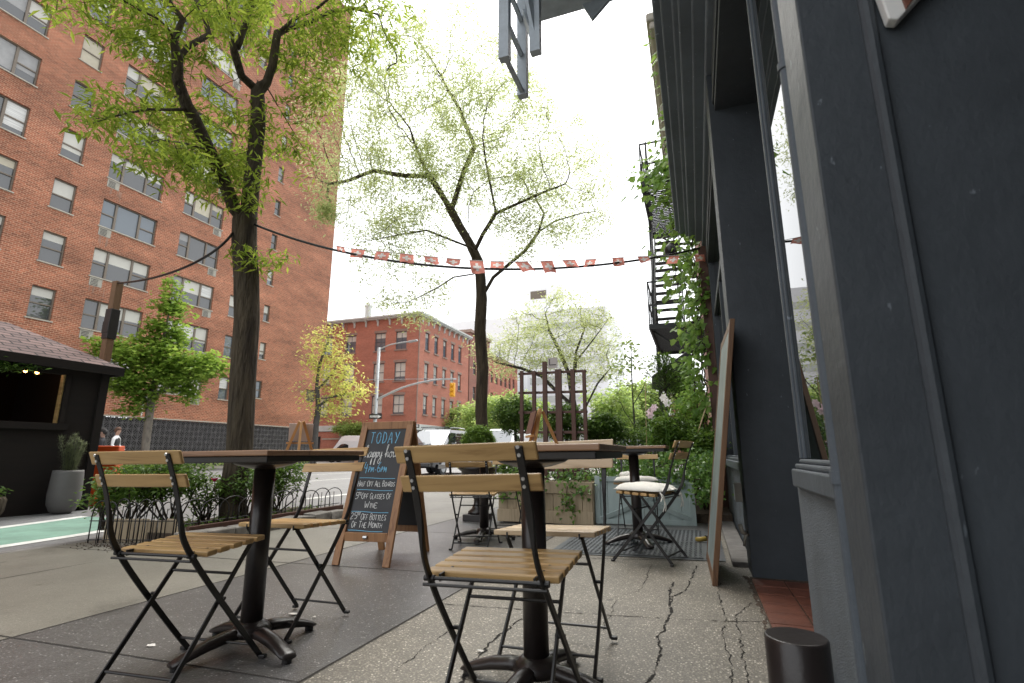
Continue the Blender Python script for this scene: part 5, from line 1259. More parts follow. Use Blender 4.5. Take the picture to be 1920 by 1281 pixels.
# garland along the eave
rnd = random.Random(41); b = MB(); cen = [(SX+.06+rnd.gauss(0, .02), SY-1.0-i*.035, EV-.17+.03*math.sin(i*.5)+rnd.gauss(0, .012)) for i in range(95)]
leaves(b, cen, 16, .045, .085, .022, rnd, .25)
o = b.build('garland', 'leaf_dark'); tag(o, 'dark evergreen garland hung under the eave of the shed', 'garland')
# planters in front of the shed
mat('pot_grey', (.125, .12, .116), .6, .08, 4, .1, 30)
def needles_plant(t, c, n, h, r, rnd, mt='needle'):
    st, b = MB(), MB()
    for k in range(n):
        a = rnd.uniform(0, 6.28); top = Vector((c[0]+math.cos(a)*r*rnd.uniform(.1, 1), c[1]+math.sin(a)*r*rnd.uniform(.1, 1), c[2]+h*rnd.uniform(.45, 1)))
        base = Vector((c[0]+math.cos(a)*.03, c[1]+math.sin(a)*.03, c[2]-.05)); mid = base.lerp(top, .5)+Vector((0, 0, -.03)); P = smoothline([base, mid, top], 8)
        st.tube(P, .006, 5)
        for i in range(5, len(P)):
            for _ in range(22):
                d = Vector((rnd.gauss(0, 1), rnd.gauss(0, 1), rnd.gauss(.6, .6))).normalized(); L = rnd.uniform(.05, .09); s = d.cross(Vector((0, 0, 1))).normalized()*.0034
                p = P[i]+Vector((rnd.gauss(0, .008),)*3); b.add([p-s, p+s, p+d*L], [(0, 1, 2)])
    st.build('stem', 'bark_grey', t); b.build('foliage', mt, t)
pb = at(117, 949, 10.15); t = empty('planter_pot', (pb.x, pb.y, ROADZ), 0, 'tall grey rounded pot with a small pine in front of the shed', 'planter')
b = MB(); b.lathe((0, 0, 0), [(.10, 0), (.15, .04), (.19, .13), (.20, .25), (.185, .58), (.18, .61), (.16, .61), (.16, .56)], 32); b.build('pot', 'pot_grey', t, smooth=True)
needles_plant(t, (0, 0, .56), 20, .56, .17, random.Random(3))
pb = at(-24, 955, 9.6); t = empty('planter_pot', (pb.x, pb.y, ROADZ), 0, 'small brown pot with a low plant at the left picture edge', 'planter')
b = MB(); b.lathe((0, 0, 0), [(.10, 0), (.16, .12), (.17, .26), (.15, .3)], 24); b.build('pot', 'bark', t, smooth=True)
rnd = random.Random(9); b = MB(); leaves(b, ell(rnd, (0, 0, .36), (.15, .15, .1), 25), 8, .03, .06, .03, rnd); b.build('foliage', 'leaf_dark', t)
# timber post with the cable
pt = atx(225, 532, SX-.02); t = empty('timber_post', (-9.28, 5.68, ROADZ), 0, 'brown timber post with black tape standing at the corner of the shed', 'post')
pt = Vector((-9.28, 5.68, 3.67)); H_ = pt.z-ROADZ
b = MB(); b.bx(-.06, .06, -.06, .06, 0, H_); b.build('post', 'post_wood', t, .004)
b = MB(); b.bx(-.075, .075, -.075, .075, H_-1.02, H_-.50); b.bx(-.085, .07, -.08, .082, H_-.92, H_-.72); b.build('tape', 'black_metal', t, .006)
# cables and bunting
def cable(a, c, lowpt, r, lab, n=40, q=None):
    mid = Vector(lowpt); P = []
    for i in range(n+1):
        u = i/n; P.append(Vector(a)*(2*(u-.5)*(u-1))+mid*(4*u*(1-u))+Vector(c)*(2*u*(u-.5)))
    b = MB(); b.tube(P, r, 7); o = b.build('cable', 'black_metal', smooth=True); tag(o, lab, 'cable'); return P
treeP = at(452, 425, 6.93)
cable((pt.x, pt.y, pt.z-.02), at(440, 432, 6.95), at(343, 503, 7.5), .016, 'black cable sagging from the timber post to the large tree')
cp = cable(at(470, 418, 6.9), (.22, 7.30, 3.60), at(880, 503, 5.9), .015, 'black cable hung across the pavement from the large tree to the restaurant')
bs = empty('bunting', cp[12], 0, 'string of small glare-paled red flags with white crosses along the cable', 'bunting')
mat('string_white', (.6, .58, .55), .8)
def flagm(name, c):
    m = bpy.data.materials.new(name); m.use_nodes = True; nt = m.node_tree; b = nt.nodes['Principled BSDF']; b.inputs['Base Color'].default_value = col4(c); b.inputs['Roughness'].default_value = .8
    t = nd(nt, 'ShaderNodeBsdfTranslucent'); t.inputs['Color'].default_value = col4(c); mx = nd(nt, 'ShaderNodeMixShader'); mx.inputs[0].default_value = .55
    nt.links.new(b.outputs[0], mx.inputs[1]); nt.links.new(t.outputs[0], mx.inputs[2]); nt.links.new(mx.outputs[0], nt.nodes['Material Output'].inputs[0]); MATS[name] = m
flagm('flag_red', (.86, .34, .28)); flagm('flag_white', (.9, .86, .84))  # red paled: the lens veil over the flags is put into the colour
pxs = [(630, 461), (660, 466), (706, 471), (750, 475), (795, 480), (838, 484), (880, 488), (920, 490), (965, 491), (1013, 490), (1054, 488), (1098, 487), (1148, 484), (1195, 481), (1255, 480), (1302, 478)]
def cabd(px):                                # distance of the cable at that bearing
    rr_ = ray(px, 490); az = math.atan2(rr_.x, rr_.y); q = min(cp, key=lambda p: abs(math.atan2(p.x, p.y)-az)); return math.hypot(q.x, q.y)
SP = [at(px, py, cabd(px)-.03) for px, py in pxs]
b = MB(); b.tube(SP, .004, 5); b.build('string', 'string_white', bs, world=True)
rnd = random.Random(77)
for i, p in enumerate(SP):
    if i == 0: sz = .10
    else: sz = .165
    q = SP[min(i+1, len(SP)-1)] if i < len(SP)-1 else SP[i-1]; d = ((q-p) if i < len(SP)-1 else (p-q)).normalized(); dn = (Vector((0, 0, -1))+d*rnd.uniform(-.1, .5)+Vector((rnd.gauss(0, .25), rnd.gauss(0, .25), 0))).normalized()
    n = 6; hh = sz*(1 if i in (6, 8, 9) else rnd.uniform(.5, .75)); nr = d.cross(dn).normalized(); fr, fw_ = MB(), MB()
    G_ = lambda u, v: p+d*(u*sz)+dn*(v*hh)+nr*(.02*math.sin(u*5+i)*v)
    for a in range(5):
        for c in range(5):
            mb = fw_ if (a, c) in ((2, 1), (2, 2), (2, 3), (1, 2), (3, 2)) else fr
            for a2 in (0, 1):
                for c2 in (0, 1):
                    ua, va = (a+a2*.5)/5, (c+c2*.5)/5; mb.quad(G_(ua, va), G_(ua+.1, va), G_(ua+.1, va+.1), G_(ua, va+.1))
    fl = fr.build('flag', 'flag_red', bs, world=True); fw_.build('white_cross', 'flag_white', fl)
# ------------------------------------------------------------------ orange barrier and the two people behind it
bp_ = at(160, 932, 11.6); t = empty('road_barrier', (bp_.x, bp_.y, ROADZ), R(35), 'orange plastic road barrier standing beside the shed', 'barrier')
b = MB(); M = Matrix.Rotation(R(90), 4, 'Z')
b.prism([(-.30, 0), (.30, 0), (.30, .13), (.21, .17), (.14, .60), (.12, .98), (-.12, .98), (-.14, .60), (-.21, .17), (-.30, .13)], .85, Matrix()); b.v = [(v[0], v[1], v[2]) for v in b.v]
o = b.build('body', 'orange_barrier', t, .02, seg=3); o.rotation_euler = (0, 0, R(90))
b = MB(); b.bx(-.38, .38, -.128, .128, .80, .83); o = b.build('rib', 'orange_barrier', t, .008)
def person(loc, rz, label, skin_c, hair_c, shirt, vest=None, trousers='cloth_black', sleeve=None, pose=0):
    t = empty('person', loc, rz, label, 'person')
    V = [(0, 0, .93), (0, 0, 1.12), (0, .0, 1.30), (0, -.01, 1.43), (0, 0, 1.52), (0, .02, 1.60), (0, .025, 1.70), (0, .01, 1.76)]
    Rr = [(.135, .10), (.125, .095), (.15, .10), (.10, .075), (.05, .05), (.065, .075), (.078, .092), (.05, .06)]
    Eg = [(i, i+1) for i in range(7)]
    def chain(fr, pts, rs):
        prev = fr
        for p, r in zip(pts, rs):
            V.append(p); Rr.append((r, r)); Eg.append((prev, len(V)-1)); prev = len(V)-1
    for s in (-1, 1):
        chain(3, [(s*.175, -.005, 1.39), (s*.225, -.02+.02*pose, 1.14), (s*.20, .16+.05*pose, 1.00), (s*.18, .24, 1.0)], [.062, .046, .038, .034])
        chain(0, [(s*.095, 0, .86), (s*.10, .01, .49), (s*.10, -.02, .09), (s*.105, .10, .035)], [.085, .062, .043, .038])
    me = bpy.data.meshes.new('person_body'); me.from_pydata(V, Eg, []); o = bpy.data.objects.new('body', me); COL.objects.link(o); o.parent = t
    sk = o.modifiers.new('skin', 'SKIN'); sk.use_smooth_shade = True
    for i, r in enumerate(Rr): me.skin_vertices[0].data[i].radius = r
    me.skin_vertices[0].data[0].use_root = True
    sb = o.modifiers.new('sub', 'SUBSURF'); sb.levels = 2; sb.render_levels = 2
    m = bpy.data.materials.new('clothing_body'); m.use_nodes = True; nt = m.node_tree; L = nt.links; b = nt.nodes['Principled BSDF']; b.inputs['Roughness'].default_value = .85
    tc = nd(nt, 'ShaderNodeTexCoord'); sx = nd(nt, 'ShaderNodeSeparateXYZ'); L.new(tc.outputs['Object'], sx.inputs[0])
    r = nd(nt, 'ShaderNodeValToRGB'); r.color_ramp.interpolation = 'CONSTANT'; dv = nd(nt, 'ShaderNodeMath', operation='DIVIDE'); dv.inputs[1].default_value = 2
    L.new(sx.outputs['Z'], dv.inputs[0]); L.new(dv.outputs[0], r.inputs[0]); e = r.color_ramp.elements
    e[0].position = 0; e[0].color = (.015, .015, .017, 1); e[1].position = .475; e[1].color = col4(shirt); k = e.new(.757); k.color = col4(skin_c)
    L.new(r.outputs[0], b.inputs['Base Color']); me.materials.append(m)
    b = MB(); b.lathe((0, .008, 0), [(.085, 1.70), (.098, 1.735), (.085, 1.79), (.045, 1.825), (.004, 1.835)], 16); b.lathe((0, -.03, 0), [(.05, 1.62), (.08, 1.66), (.088, 1.72), (.06, 1.76)], 14)
    mat('hair_'+str(len(MATS)), hair_c, .7, .2, 30); b.build('hair', 'hair_'+str(len(MATS)-1) if 'hair_'+str(len(MATS)-1) in MATS else list(MATS)[-1], t, smooth=True)
    b = MB()
    for s in (-1, 1): b.lathe((s*.03, .108, 1.695), [(.001, -.008), (.008, 0), (.001, .008)], 8)
    b.build('eyes', 'black_metal', t)
    b = MB(); b.add([(-.012, .108, 1.655), (.012, .108, 1.655), (0, .128, 1.66), (0, .105, 1.70)], [(0, 1, 2), (0, 2, 3), (1, 3, 2)]); mat('skin_tone'+str(len(MATS)), skin_c, .6); b.build('nose', list(MATS)[-1], t)
    if vest:
        b = MB(); n = 20
        for z, rx, ry in ((.98, .165, .125), (1.1, .152, .118), (1.25, .172, .125), (1.36, .165, .115), (1.43, .12, .09)):
            for k in range(n):
                a = 2*math.pi*k/n; b.v.append((rx*math.cos(a), ry*math.sin(a)-.004, z))
        for i in range(4):
            for k in range(n): b.f.append((i*n+k, i*n+(k+1) % n, (i+1)*n+(k+1) % n, (i+1)*n+k)); b.uv.append(None)
        b.build('vest', vest, t, smooth=True)
    return t
pp = at(214, 850, 24.5); person((pp.x, pp.y, ROADZ), R(-60), 'person in white shirt and black vest walking past the breeze block wall', (.42, .25, .18), (.10, .05, .03), (.72, .72, .72), 'black_metal', pose=1)
pp = at(188, 850, 23.0); person((pp.x, pp.y, ROADZ-.12), R(140), 'person in dark clothes with dark hair, half hidden behind the orange barrier', (.25, .15, .11), (.012, .01, .009), (.02, .02, .024))
# ------------------------------------------------------------------ low hoop fence, timber edge and stones round the tree pit
pf = empty('hoop_fence', (-4.85, 3.66, gz(-4.8)), 0, 'low black wire hoop fence around the tree pit', 'fence')
def hoops(p0, p1, n, h, name='hoop'):
    p0, p1 = Vector(p0), Vector(p1); L = (p1-p0).length; wd = L/n*1.45; d = (p1-p0).normalized(); rr = random.Random(n)
    for i in range(n):
        c = p0+d*((i+.5)*L/n); hh = h*rr.uniform(.92, 1.06); w2 = wd/2; z0 = c.z
        P = [c-d*w2, c-d*w2+Vector((0, 0, hh*.62))]
        for k in range(9):
            a = math.pi-math.pi*k/8; P.append(c+d*(w2*math.cos(a))+Vector((0, 0, hh*.62+hh*.38*math.sin(a))))
        P += [c+d*w2]
        ax = d.cross(Vector((0, 0, 1)))*(.006 if i % 2 else -.006)
        b = MB(); b.tube([p+ax for p in P], .0062, 6); b.build(name, 'black_metal', pf, world=True, smooth=True)
        if name == 'hoop':
            b = MB()
            for q in (0, ): b.tube([c+d*(w2*q)+ax, c+d*(w2*q)+ax+Vector((0, 0, hh*(.62+.38*math.sqrt(1-q*q)*.55)))], .004, 5)
            b.build('picket', 'black_metal', pf, world=True)
hoops((-5.52, 3.52, gz(-5.52)), (-4.72, 3.70, gz(-4.72)), 7, .40)
hoops((-4.68, 3.78, .02), (-4.68, 6.08, .02), 10, .30)
for p_, q_ in (((-5.55, 3.51, gz(-5.5)+.20), (-4.68, 3.705, gz(-4.7)+.20)), ((-5.55, 3.51, gz(-5.5)+.03), (-4.68, 3.705, gz(-4.7)+.03)), ((-4.68, 3.72, .10), (-4.68, 6.1, .10))):
    b = MB(); b.tube([p_, q_], .005, 5); b.build('rail', 'black_metal', pf, world=True)
te = empty('timber_edging', (-5.1, 3.8, gz(-5)), 0, 'weathered timber board edging of the tree pit', 'edging')
b = MB(); rr = random.Random(3)
M0 = Matrix.Rotation(R(11), 3, 'Z')
for i in range(9): b.box(Vector((-5.10, 3.72, gz(-5.1)+.10))+M0 @ Vector(((i-4)*.094, .0, rr.uniform(-.01, .01))), (.090, .022, .21), R(11))
b.build('front_board', 'planter_wood', te, .003, world=True)
b = MB(); b.bx(-4.665, -4.63, 3.82, 6.13, -.08, .075); b.build('side_board', 'trellis_wood', te, .004, world=True)
se = empty('stone_edging', (-4.4, 5, gz(-4.4)), 0, 'row of rough grey stone blocks edging the tree pit along the pavement', 'edging')
rr = random.Random(8); y = 3.60; i = 0
while y < 5.95:
    l = rr.uniform(.22, .36); x = -4.50+(.02 if i == 0 else 0); h = rr.uniform(.09, .12)
    b = MB(); b.box((x, y+l/2, gz(x)+h/2-.01), (rr.uniform(.15, .19), l-.015, h), rr.gauss(0, .03)); b.v = [(v[0]+rr.gauss(0, .008), v[1]+rr.gauss(0, .008), v[2]+rr.gauss(0, .006)) for v in b.v]
    b.build('stone_block', 'stone_block', se, .012, world=True); y += l; i += 1
# ------------------------------------------------------------------ street lamp with the traffic signal arm
mat('galvanised', (.42, .44, .45), .45, .1, 5, metal=.4); mat('signal_yellow', (.75, .36, .02), .45, .06, 5); mat('sign_black', (.012, .012, .012), .4); mat('sign_white', (.8, .8, .8), .5)
D = 40.5; pb = at(699, 862, D); LX, LY = pb.x, pb.y
lp = empty('street_lamp', (LX, LY, .02), 0, 'grey street lamp with a long arm carrying the traffic signal', 'street lamp')
top = at(711, 652, D).z
b = MB(); b.tube([(LX, LY, .02), (LX, LY, 1.0), (LX, LY, top)], [.16, .15, .11], 14); b.build('pole', 'galvanised', lp, smooth=True, world=True)
hd = at(768, 641, D-1.0)
b = MB(); b.tube(smoothline([(LX, LY, top-.15), Vector((LX, LY, top-.1)).lerp(hd, .35)+Vector((0, 0, .12)), Vector((LX, LY, top)).lerp(hd, .8)+Vector((0, 0, .05)), hd], 5), .05, 8); b.build('lamp_arm', 'galvanised', lp, smooth=True, world=True)
b = MB(); dv = (hd-Vector((LX, LY, top))).normalized(); b.bar(hd-dv*.1, hd+dv*.65, .30, .14); b.build('lamp_head', 'galvanised', lp, .05, world=True)
ae = at(855, 711, D-2.6); a0 = Vector((LX, LY, at(703, 750, D).z))
b = MB(); b.tube(smoothline([a0, a0.lerp(ae, .35)+Vector((0, 0, .42)), a0.lerp(ae, .7)+Vector((0, 0, .38)), ae], 6), [.085]*6+[.07]*7+[.05]*6, 9); b.build('signal_arm', 'galvanised', lp, smooth=True, world=True)
a1 = at(698, 712, D); b = MB(); b.tube([a1, ae+Vector((0, 0, .05))], .018, 5); b.bar(a1-Vector((.5, 0, 0)), a1+Vector((.1, 0, 0)), .06, .06); b.build('stay_wire', 'galvanised', lp, world=True)
sg = empty('traffic_signal', at(849, 716, D-2.4), 0, 'yellow traffic signal hanging from the lamp arm', 'traffic light')
b = MB(); b.bx(-.17, .17, -.14, .14, -1.12, -.08); b.build('housing', 'signal_yellow', sg, .03)
for k in range(3):
    b = MB(); b.tube([(-.10+.0, -.14, -.25-k*.34), (-.10, -.30, -.27-k*.34)], .11, 10); b.v = [(v[0]+.10, v[1], v[2]) for v in b.v]; b.build('visor', 'signal_yellow', sg)
b = MB(); b.tube([(0, 0, -.08), (0, 0, .10)], .03, 8); b.build('hanger', 'galvanised', sg)
def oneway(loc, rz, label, w_=.92, h=.31):
    t = empty('one_way_sign', loc, rz, label, 'sign')
    b = MB(); b.bx(-w_/2, w_/2, 0, .012, -h/2, h/2); b.build('plate', 'sign_black', t)
    b = MB(); a = h*.36
    b.prism([(-w_*.44, -h*.20), (w_*.18, -h*.20), (w_*.18, -a), (w_*.45, 0), (w_*.18, a), (w_*.18, h*.20), (-w_*.44, h*.20)], .004, Matrix.Translation((0, -.0035, 0))); b.build('arrow', 'sign_white', t)
    cu = bpy.data.curves.new('letters', 'FONT'); cu.body = 'ONE WAY'; cu.size = h*.42; cu.align_x = 'CENTER'; cu.align_y = 'CENTER'; cu.extrude = .001
    tmp = bpy.data.objects.new('tmp', cu); COL.objects.link(tmp); bpy.context.view_layer.update(); me = bpy.data.meshes.new_from_object(tmp.evaluated_get(bpy.context.evaluated_depsgraph_get())); bpy.data.objects.remove(tmp); bpy.data.curves.remove(cu)
    me.materials.clear(); me.materials.append(MATS['sign_black']); o = bpy.data.objects.new('lettering', me); COL.objects.link(o); o.parent = t; o.location = (-w_*.10, -.0075, 0); o.rotation_euler = (R(90), 0, 0)
    return t
oneway(at(704, 781, D-.25), R(22), 'black and white one way arrow sign on the lamp pole', .95, .36)
oneway(at(778, 799, 55.2), R(28), 'one way arrow sign beside the corner shop, above the car', .9, .36)
# ================================================================== VEHICLES
mat('car_white', (.78, .79, .80), .22, .02, 2, coat=.6); mat('car_black', (.010, .010, .011), .12, coat=1.0); glassmat('car_glass', (.02, .024, .026), .02, 1.0); glassmat('windscreen_glass', (.10, .11, .12), .02, 1.0); MATS['windscreen_glass'].node_tree.nodes['Principled BSDF'].inputs['IOR'].default_value = 2.1; mat('tyre', (.015, .015, .015), .8); mat('lamp_clear', (.6, .62, .64), .1, spec=1); mat('lamp_red', (.5, .02, .015), .2)
def shell(prof, hw, tuck, sections=None):
    """loft a vehicle body along its length: prof = list of (y, z_low, z_high, half width)"""
    return None
def vehicle(name, label, cat, loc, rz, L, W_, H_, kind, paint='car_white'):
    """nose towards -y. body lower and glazed cabin as lofted shells"""
    t = empty(name, loc, rz, label, cat)
    hw = W_/2
    if kind == 'suv':
        low = [(-L/2, .42, .72, .80), (-L/2+.10, .36, .90, .93), (-L/2+.5, .30, 1.02, .99), (-L/2+1.35, .28, 1.12, 1.0), (L/2-.5, .28, 1.14, 1.0), (L/2-.06, .36, 1.10, .95), (L/2, .45, .95, .88)]
        cab = [(-L/2+1.12, 1.08, 1.12, .93), (-L/2+2.12, 1.12, H_-.10, .80), (-L/2+2.40, 1.12, H_-.02, .78), (L/2-.75, 1.12, H_, .78), (L/2-.35, 1.12, H_-.06, .77), (L/2-.08, 1.08, 1.2, .88)]
    else:
        low = [(-L/2, .40, .80, .82), (-L/2+.10, .34, 1.0, .94), (-L/2+.6, .30, 1.14, .99), (-L/2+1.0, .28, 1.20, 1.0), (L/2-.05, .30, 1.24, .99), (L/2, .40, 1.2, .96)]
        cab = [(-L/2+.85, 1.16, 1.22, .95), (-L/2+1.65, 1.2, H_-.10, .84), (-L/2+2.0, 1.2, H_, .82), (L/2-.12, 1.2, H_, .82), (L/2, 1.15, H_-.15, .86)]
    def loft(sec, top_in):
        b = MB(); M = 12
        for (y, z0, z1, f) in sec:
            x = hw*f
            ring = [(-x*.96, z0), (-x, z0+(z1-z0)*.35), (-x, z0+(z1-z0)*.62), (-x*top_in, z1-.02), (-x*top_in*.92, z1), (-x*.3, z1+.01), (x*.3, z1+.01), (x*top_in*.92, z1), (x*top_in, z1-.02), (x, z0+(z1-z0)*.62), (x, z0+(z1-z0)*.35), (x*.96, z0)]
            for (xx, zz) in ring: b.v.append((xx, y, zz))
        for i in range(len(sec)-1):
            for k in range(M): b.f.append((i*M+k, i*M+(k+1) % M, (i+1)*M+(k+1) % M, (i+1)*M+k)); b.uv.append(None)
        b.f += [tuple(range(M))[::-1], tuple((len(sec)-1)*M+k for k in range(M))]; b.uv += [None, None]
        return b
    o = loft(low, .94).build('body', paint, t, .03, seg=3)
    cabin = loft(cab, .90).build('cabin', paint, t, .03, seg=3)
    # glazing laid just outside the cabin shell
    y0, y1, y2 = cab[0][0], cab[1][0], cab[2][0]; f0, f1 = cab[0][3], cab[1][3]
    zt = cab[1][2]
    b = MB(); nz = (0, -.02, .012)
    b.quad((-hw*f0*.86, y0+.04, cab[0][2]+.02+.012), (hw*f0*.86, y0+.04, cab[0][2]+.02+.012), (hw*f1*.84, y1-.03, zt-.02), (-hw*f1*.84, y1-.03, zt-.02)); 
    b.v = [(v[0], v[1]-.03, v[2]+.03) for v in b.v]; b.build('windscreen', 'windscreen_glass', t)
    for s in (-1, 1):
        sides = [(y0+.45, y1+.55), (y1+.62, y1+1.45), (y1+1.52, L/2-.55)] if kind == 'suv' else [(y0+.35, y1+.75)]
        for i, (a, c) in enumerate(sides):
            zl = 1.16 if kind == 'suv' else 1.26; zh = H_-.16 if kind == 'suv' else min(H_-.2, 1.78)
            def xs(z, y):
                for q in range(len(cab)-1):
                    if cab[q][0] <= y <= cab[q+1][0]:
                        u = (y-cab[q][0])/(cab[q+1][0]-cab[q][0]); f = cab[q][3]*(1-u)+cab[q+1][3]*u; return hw*f
                return hw*cab[-1][3]
            q_ = MB(); a2 = a+(.42 if i == 0 else .04)
            X = lambda y, z: s*(xs(z, y)*(1.0 if z < (zl+zh)/2 else .965)+.018)
            q_.quad((X(a if i else a+.1, zl), a, zl), (X(c, zl), c, zl), (X(c, zh), c, zh), (X(a2, zh), a2, zh)); q_.build('side_window', 'car_glass', t)
        m_ = MB(); m_.box((s*(hw+.12), y0+.52, 1.18), (.20, .10, .17)); m_.box((s*(hw+.0), y0+.54, 1.15), (.12, .05, .05)); m_.build('mirror', 'car_black', t, .03, seg=3)
        h_ = MB(); h_.box((s*hw*.72, -L/2+.035, .80 if kind == 'suv' else .86), (.36, .10, .17)); h_.build('headlight', 'lamp_clear', t, .03, seg=3)
        h_ = MB(); h_.box((s*hw*.86, L/2-.0, .95), (.16, .07, .34)); h_.build('tail_light', 'lamp_red', t, .02)
        for yy in (-L/2+.92, L/2-.95):
            wv = MB(); r_ = .37; wv.tube([(s*(hw-.24), yy, r_), (s*(hw+.005), yy, r_)], r_, 24); wh = wv.build('wheel', 'tyre', t, .03)
            rm = MB(); rm.tube([(s*(hw+.006), yy, r_), (s*(hw+.012), yy, r_)], r_*.62, 16); rm.build('rim', 'galvanised', wh)
    g_ = MB(); g_.box((0, -L/2+.01, .66), (W_*.5, .06, .22)); g_.build('grille', 'car_black', t, .02)
    b_ = MB(); b_.box((0, -L/2-.02, .44), (W_*.86, .14, .16)); b_.box((0, L/2+.01, .46), (W_*.86, .12, .18)); b_.build('bumper', 'car_black' if kind == 'suv' else 'galvanised', t, .04, seg=3)
    w_ = MB(); 
    for s in (-.35, .3): w_.bar((s-.3, y0+.02, cab[0][2]+.06), (s+.35, y0+.12, cab[0][2]+.16), .02, .015)
    w_.build('wiper', 'car_black', t)
    if kind == 'suv':
        r_ = MB()
        for s in (-1, 1): r_.tube(smoothline([(s*hw*.66, -L/2+2.3, H_), (s*hw*.66, -L/2+2.5, H_+.07), (s*hw*.66, L/2-.9, H_+.08), (s*hw*.66, L/2-.7, H_)], 4), .02, 6)
        for y in (-.2, 1.2): r_.tube([(-hw*.66, y, H_+.08), (hw*.66, y, H_+.08)], .018, 6)
        r_.build('roof_rack', 'car_black', t)
        s_ = MB()
        for s in (-1, 1): s_.bar((s*(hw+.004), -L/2+.4, .36), (s*(hw+.004), L/2-.4, .36), .03, .16)
        s_.build('side_skirt', 'car_black', t, .01)
    return t
vehicle('parked_car', 'glossy black off-road car with roof rack parked facing us, right of the chalkboard', 'car', (-10.35, 19.6, ROADZ), R(4), 4.75, 1.92, 1.85, 'suv', 'car_black')
vehicle('parked_van', 'white van facing us, parked behind the black car and right of the slim locust trunk', 'van', (-9.6, 26.2, ROADZ), R(0), 5.4, 2.0, 2.1, 'van')
vehicle('parked_van', 'white van parked far off in the cross street behind the chalkboard', 'van', (-31.8, 43.3, ROADZ), R(-72), 5.6, 2.05, 2.55, 'van')
vehicle('parked_car', 'black car parked far off in the cross street, left of the white van', 'car', (-40.6, 43.0, ROADZ), R(-82), 4.5, 1.85, 1.55, 'suv', 'car_black')
# ================================================================== PLANTS AND PLANTERS
def leafobj(name, m, parent, cen, n, spread, L, W_, rnd, droop=.2, world=True):
    b = MB(); leaves(b, cen, n, spread, L, W_, rnd, droop); return b.build(name, m, parent, world=world)
def bush(name, label, cat, base, c, r, n_c, n_l, L, W_, m, seed, stems=7, shell=.55, group=None, spread=None):
    rnd = random.Random(seed); t = empty(name, base, 0, label, cat, group)
    cen = ell(rnd, c, r, n_c, shell); b = MB()
    B = Vector(base)
    for k in range(stems):
        e = Vector(rnd.choice(cen)); b.tube(smoothline([B+Vector((rnd.gauss(0, .03), rnd.gauss(0, .03), 0)), B.lerp(e, .5)+Vector((rnd.gauss(0, .05), rnd.gauss(0, .05), .02)), e], 4), [.009]*4+[.006]*4+[.003], 5)
    b.build('stem', 'bark', t, world=True)
    leafobj('foliage', m, t, cen, n_l, spread or min(r)*.16, L, W_, rnd)
    return t
# clipped box ball in a cast urn
ub = Vector((-2.60, 6.05, gz(-2.6)))
t = empty('urn_planter', ub, 0, 'dark cast iron urn on a square foot with moss at its rim', 'urn')
b = MB(); b.bx(-.14, .14, -.14, .14, 0, .075); b.build('plinth', 'iron_base', t, .006)
b = MB(); b.lathe((0, 0, .0755), [(.12, 0), (.115, .03), (.075, .06), (.05, .12), (.048, .17), (.07, .20), (.055, .215), (.12, .26), (.20, .34), (.215, .40), (.21, .50), (.25, .53), (.26, .55), (.24, .56), (.22, .53)], 32); b.build('bowl', 'iron_base', t, smooth=True)
rnd = random.Random(2); b = MB(); leaves(b, [(rnd.gauss(0, .11), rnd.gauss(0, .11), .635+rnd.uniform(-.01, .02)) for _ in range(160)], 5, .02, .03, .012, rnd); b.build('moss', 'leaf_yellow', t)
bc = at(890, 836, 6.5)
bush('box_ball', 'clipped round box ball growing in the iron urn', 'shrub', (ub.x-.02, ub.y, .62), (ub.x, ub.y, .905), (.205, .205, .20), 520, 24, .023, .014, 'leaf_box', 71, 8, .78, spread=.016)
# wooden planter box and the teal barn door panel
t = empty('wooden_planter', (-1.71, 6.1, gz(-1.7)), 0, 'weathered board planter box with ivy spilling over its front', 'planter')
rr = random.Random(6)
b = MB()
for i in range(10): x = -2.27+i*.1118; b.bx(x, x+.108, 5.905+rr.uniform(-.003, .003), 5.925, -.01, .40)
b.build('front_board', 'planter_wood', t, .002, world=True)
b = MB(); b.bx(-2.28, -1.145, 5.882, 5.9015, .315, .445); b.bx(-2.28, -1.145, 5.885, 5.9015, -.012, .125); b.build('rail', 'planter_wood', t, .004, world=True)
b = MB(); b.bx(-2.28, -2.255, 5.926, 6.3, -.02, .44); b.bx(-1.17, -1.145, 5.926, 6.3, -.02, .44); b.bx(-2.254, -1.171, 6.28, 6.3, -.02, .44); b.build('side_board', 'planter_wood', t, .003, world=True)
b = MB(); b.bx(-2.25, -1.175, 5.93, 6.275, .2, .40); b.build('soil', 'soil', t, world=True)
t = empty('barn_door_panel', (-.61, 6.1, gz(-.6)), R(8), 'pale teal wooden panel with diagonal battens leaning in front of the ivy', 'panel')
M = Matrix.Rotation(R(-5), 4, 'X')
def tb(name, quads, bev=.003):
    b = MB()
    for q in quads:
        if len(q) == 6: b.bx(*q)
        else: b.bar((q[0], -.028, q[1]), (q[2], -.028, q[3]), .028, .05, (0, -.3, 1))
    b.v = [tuple(M @ Vector(v)) for v in b.v]; return b.build(name, 'teal_wood', t, bev)
tb('board', [(-.53+i*.1325, -.40+i*.1325, -.012+.001*(i % 2), .008, .0, .50) for i in range(8)], .002)
tb('frame', [(-.54, -.48, -.036, -.0135, 0, .515), (.48, .54, -.036, -.0135, 0, .50), (-.48, .48, -.034, -.0135, .455, .51), (-.48, .48, -.034, -.0135, 0, .055)])
tb('batten', [(-.48, .05, .48, .45)]); tb('batten', [(.05, .235, .48, .07)])
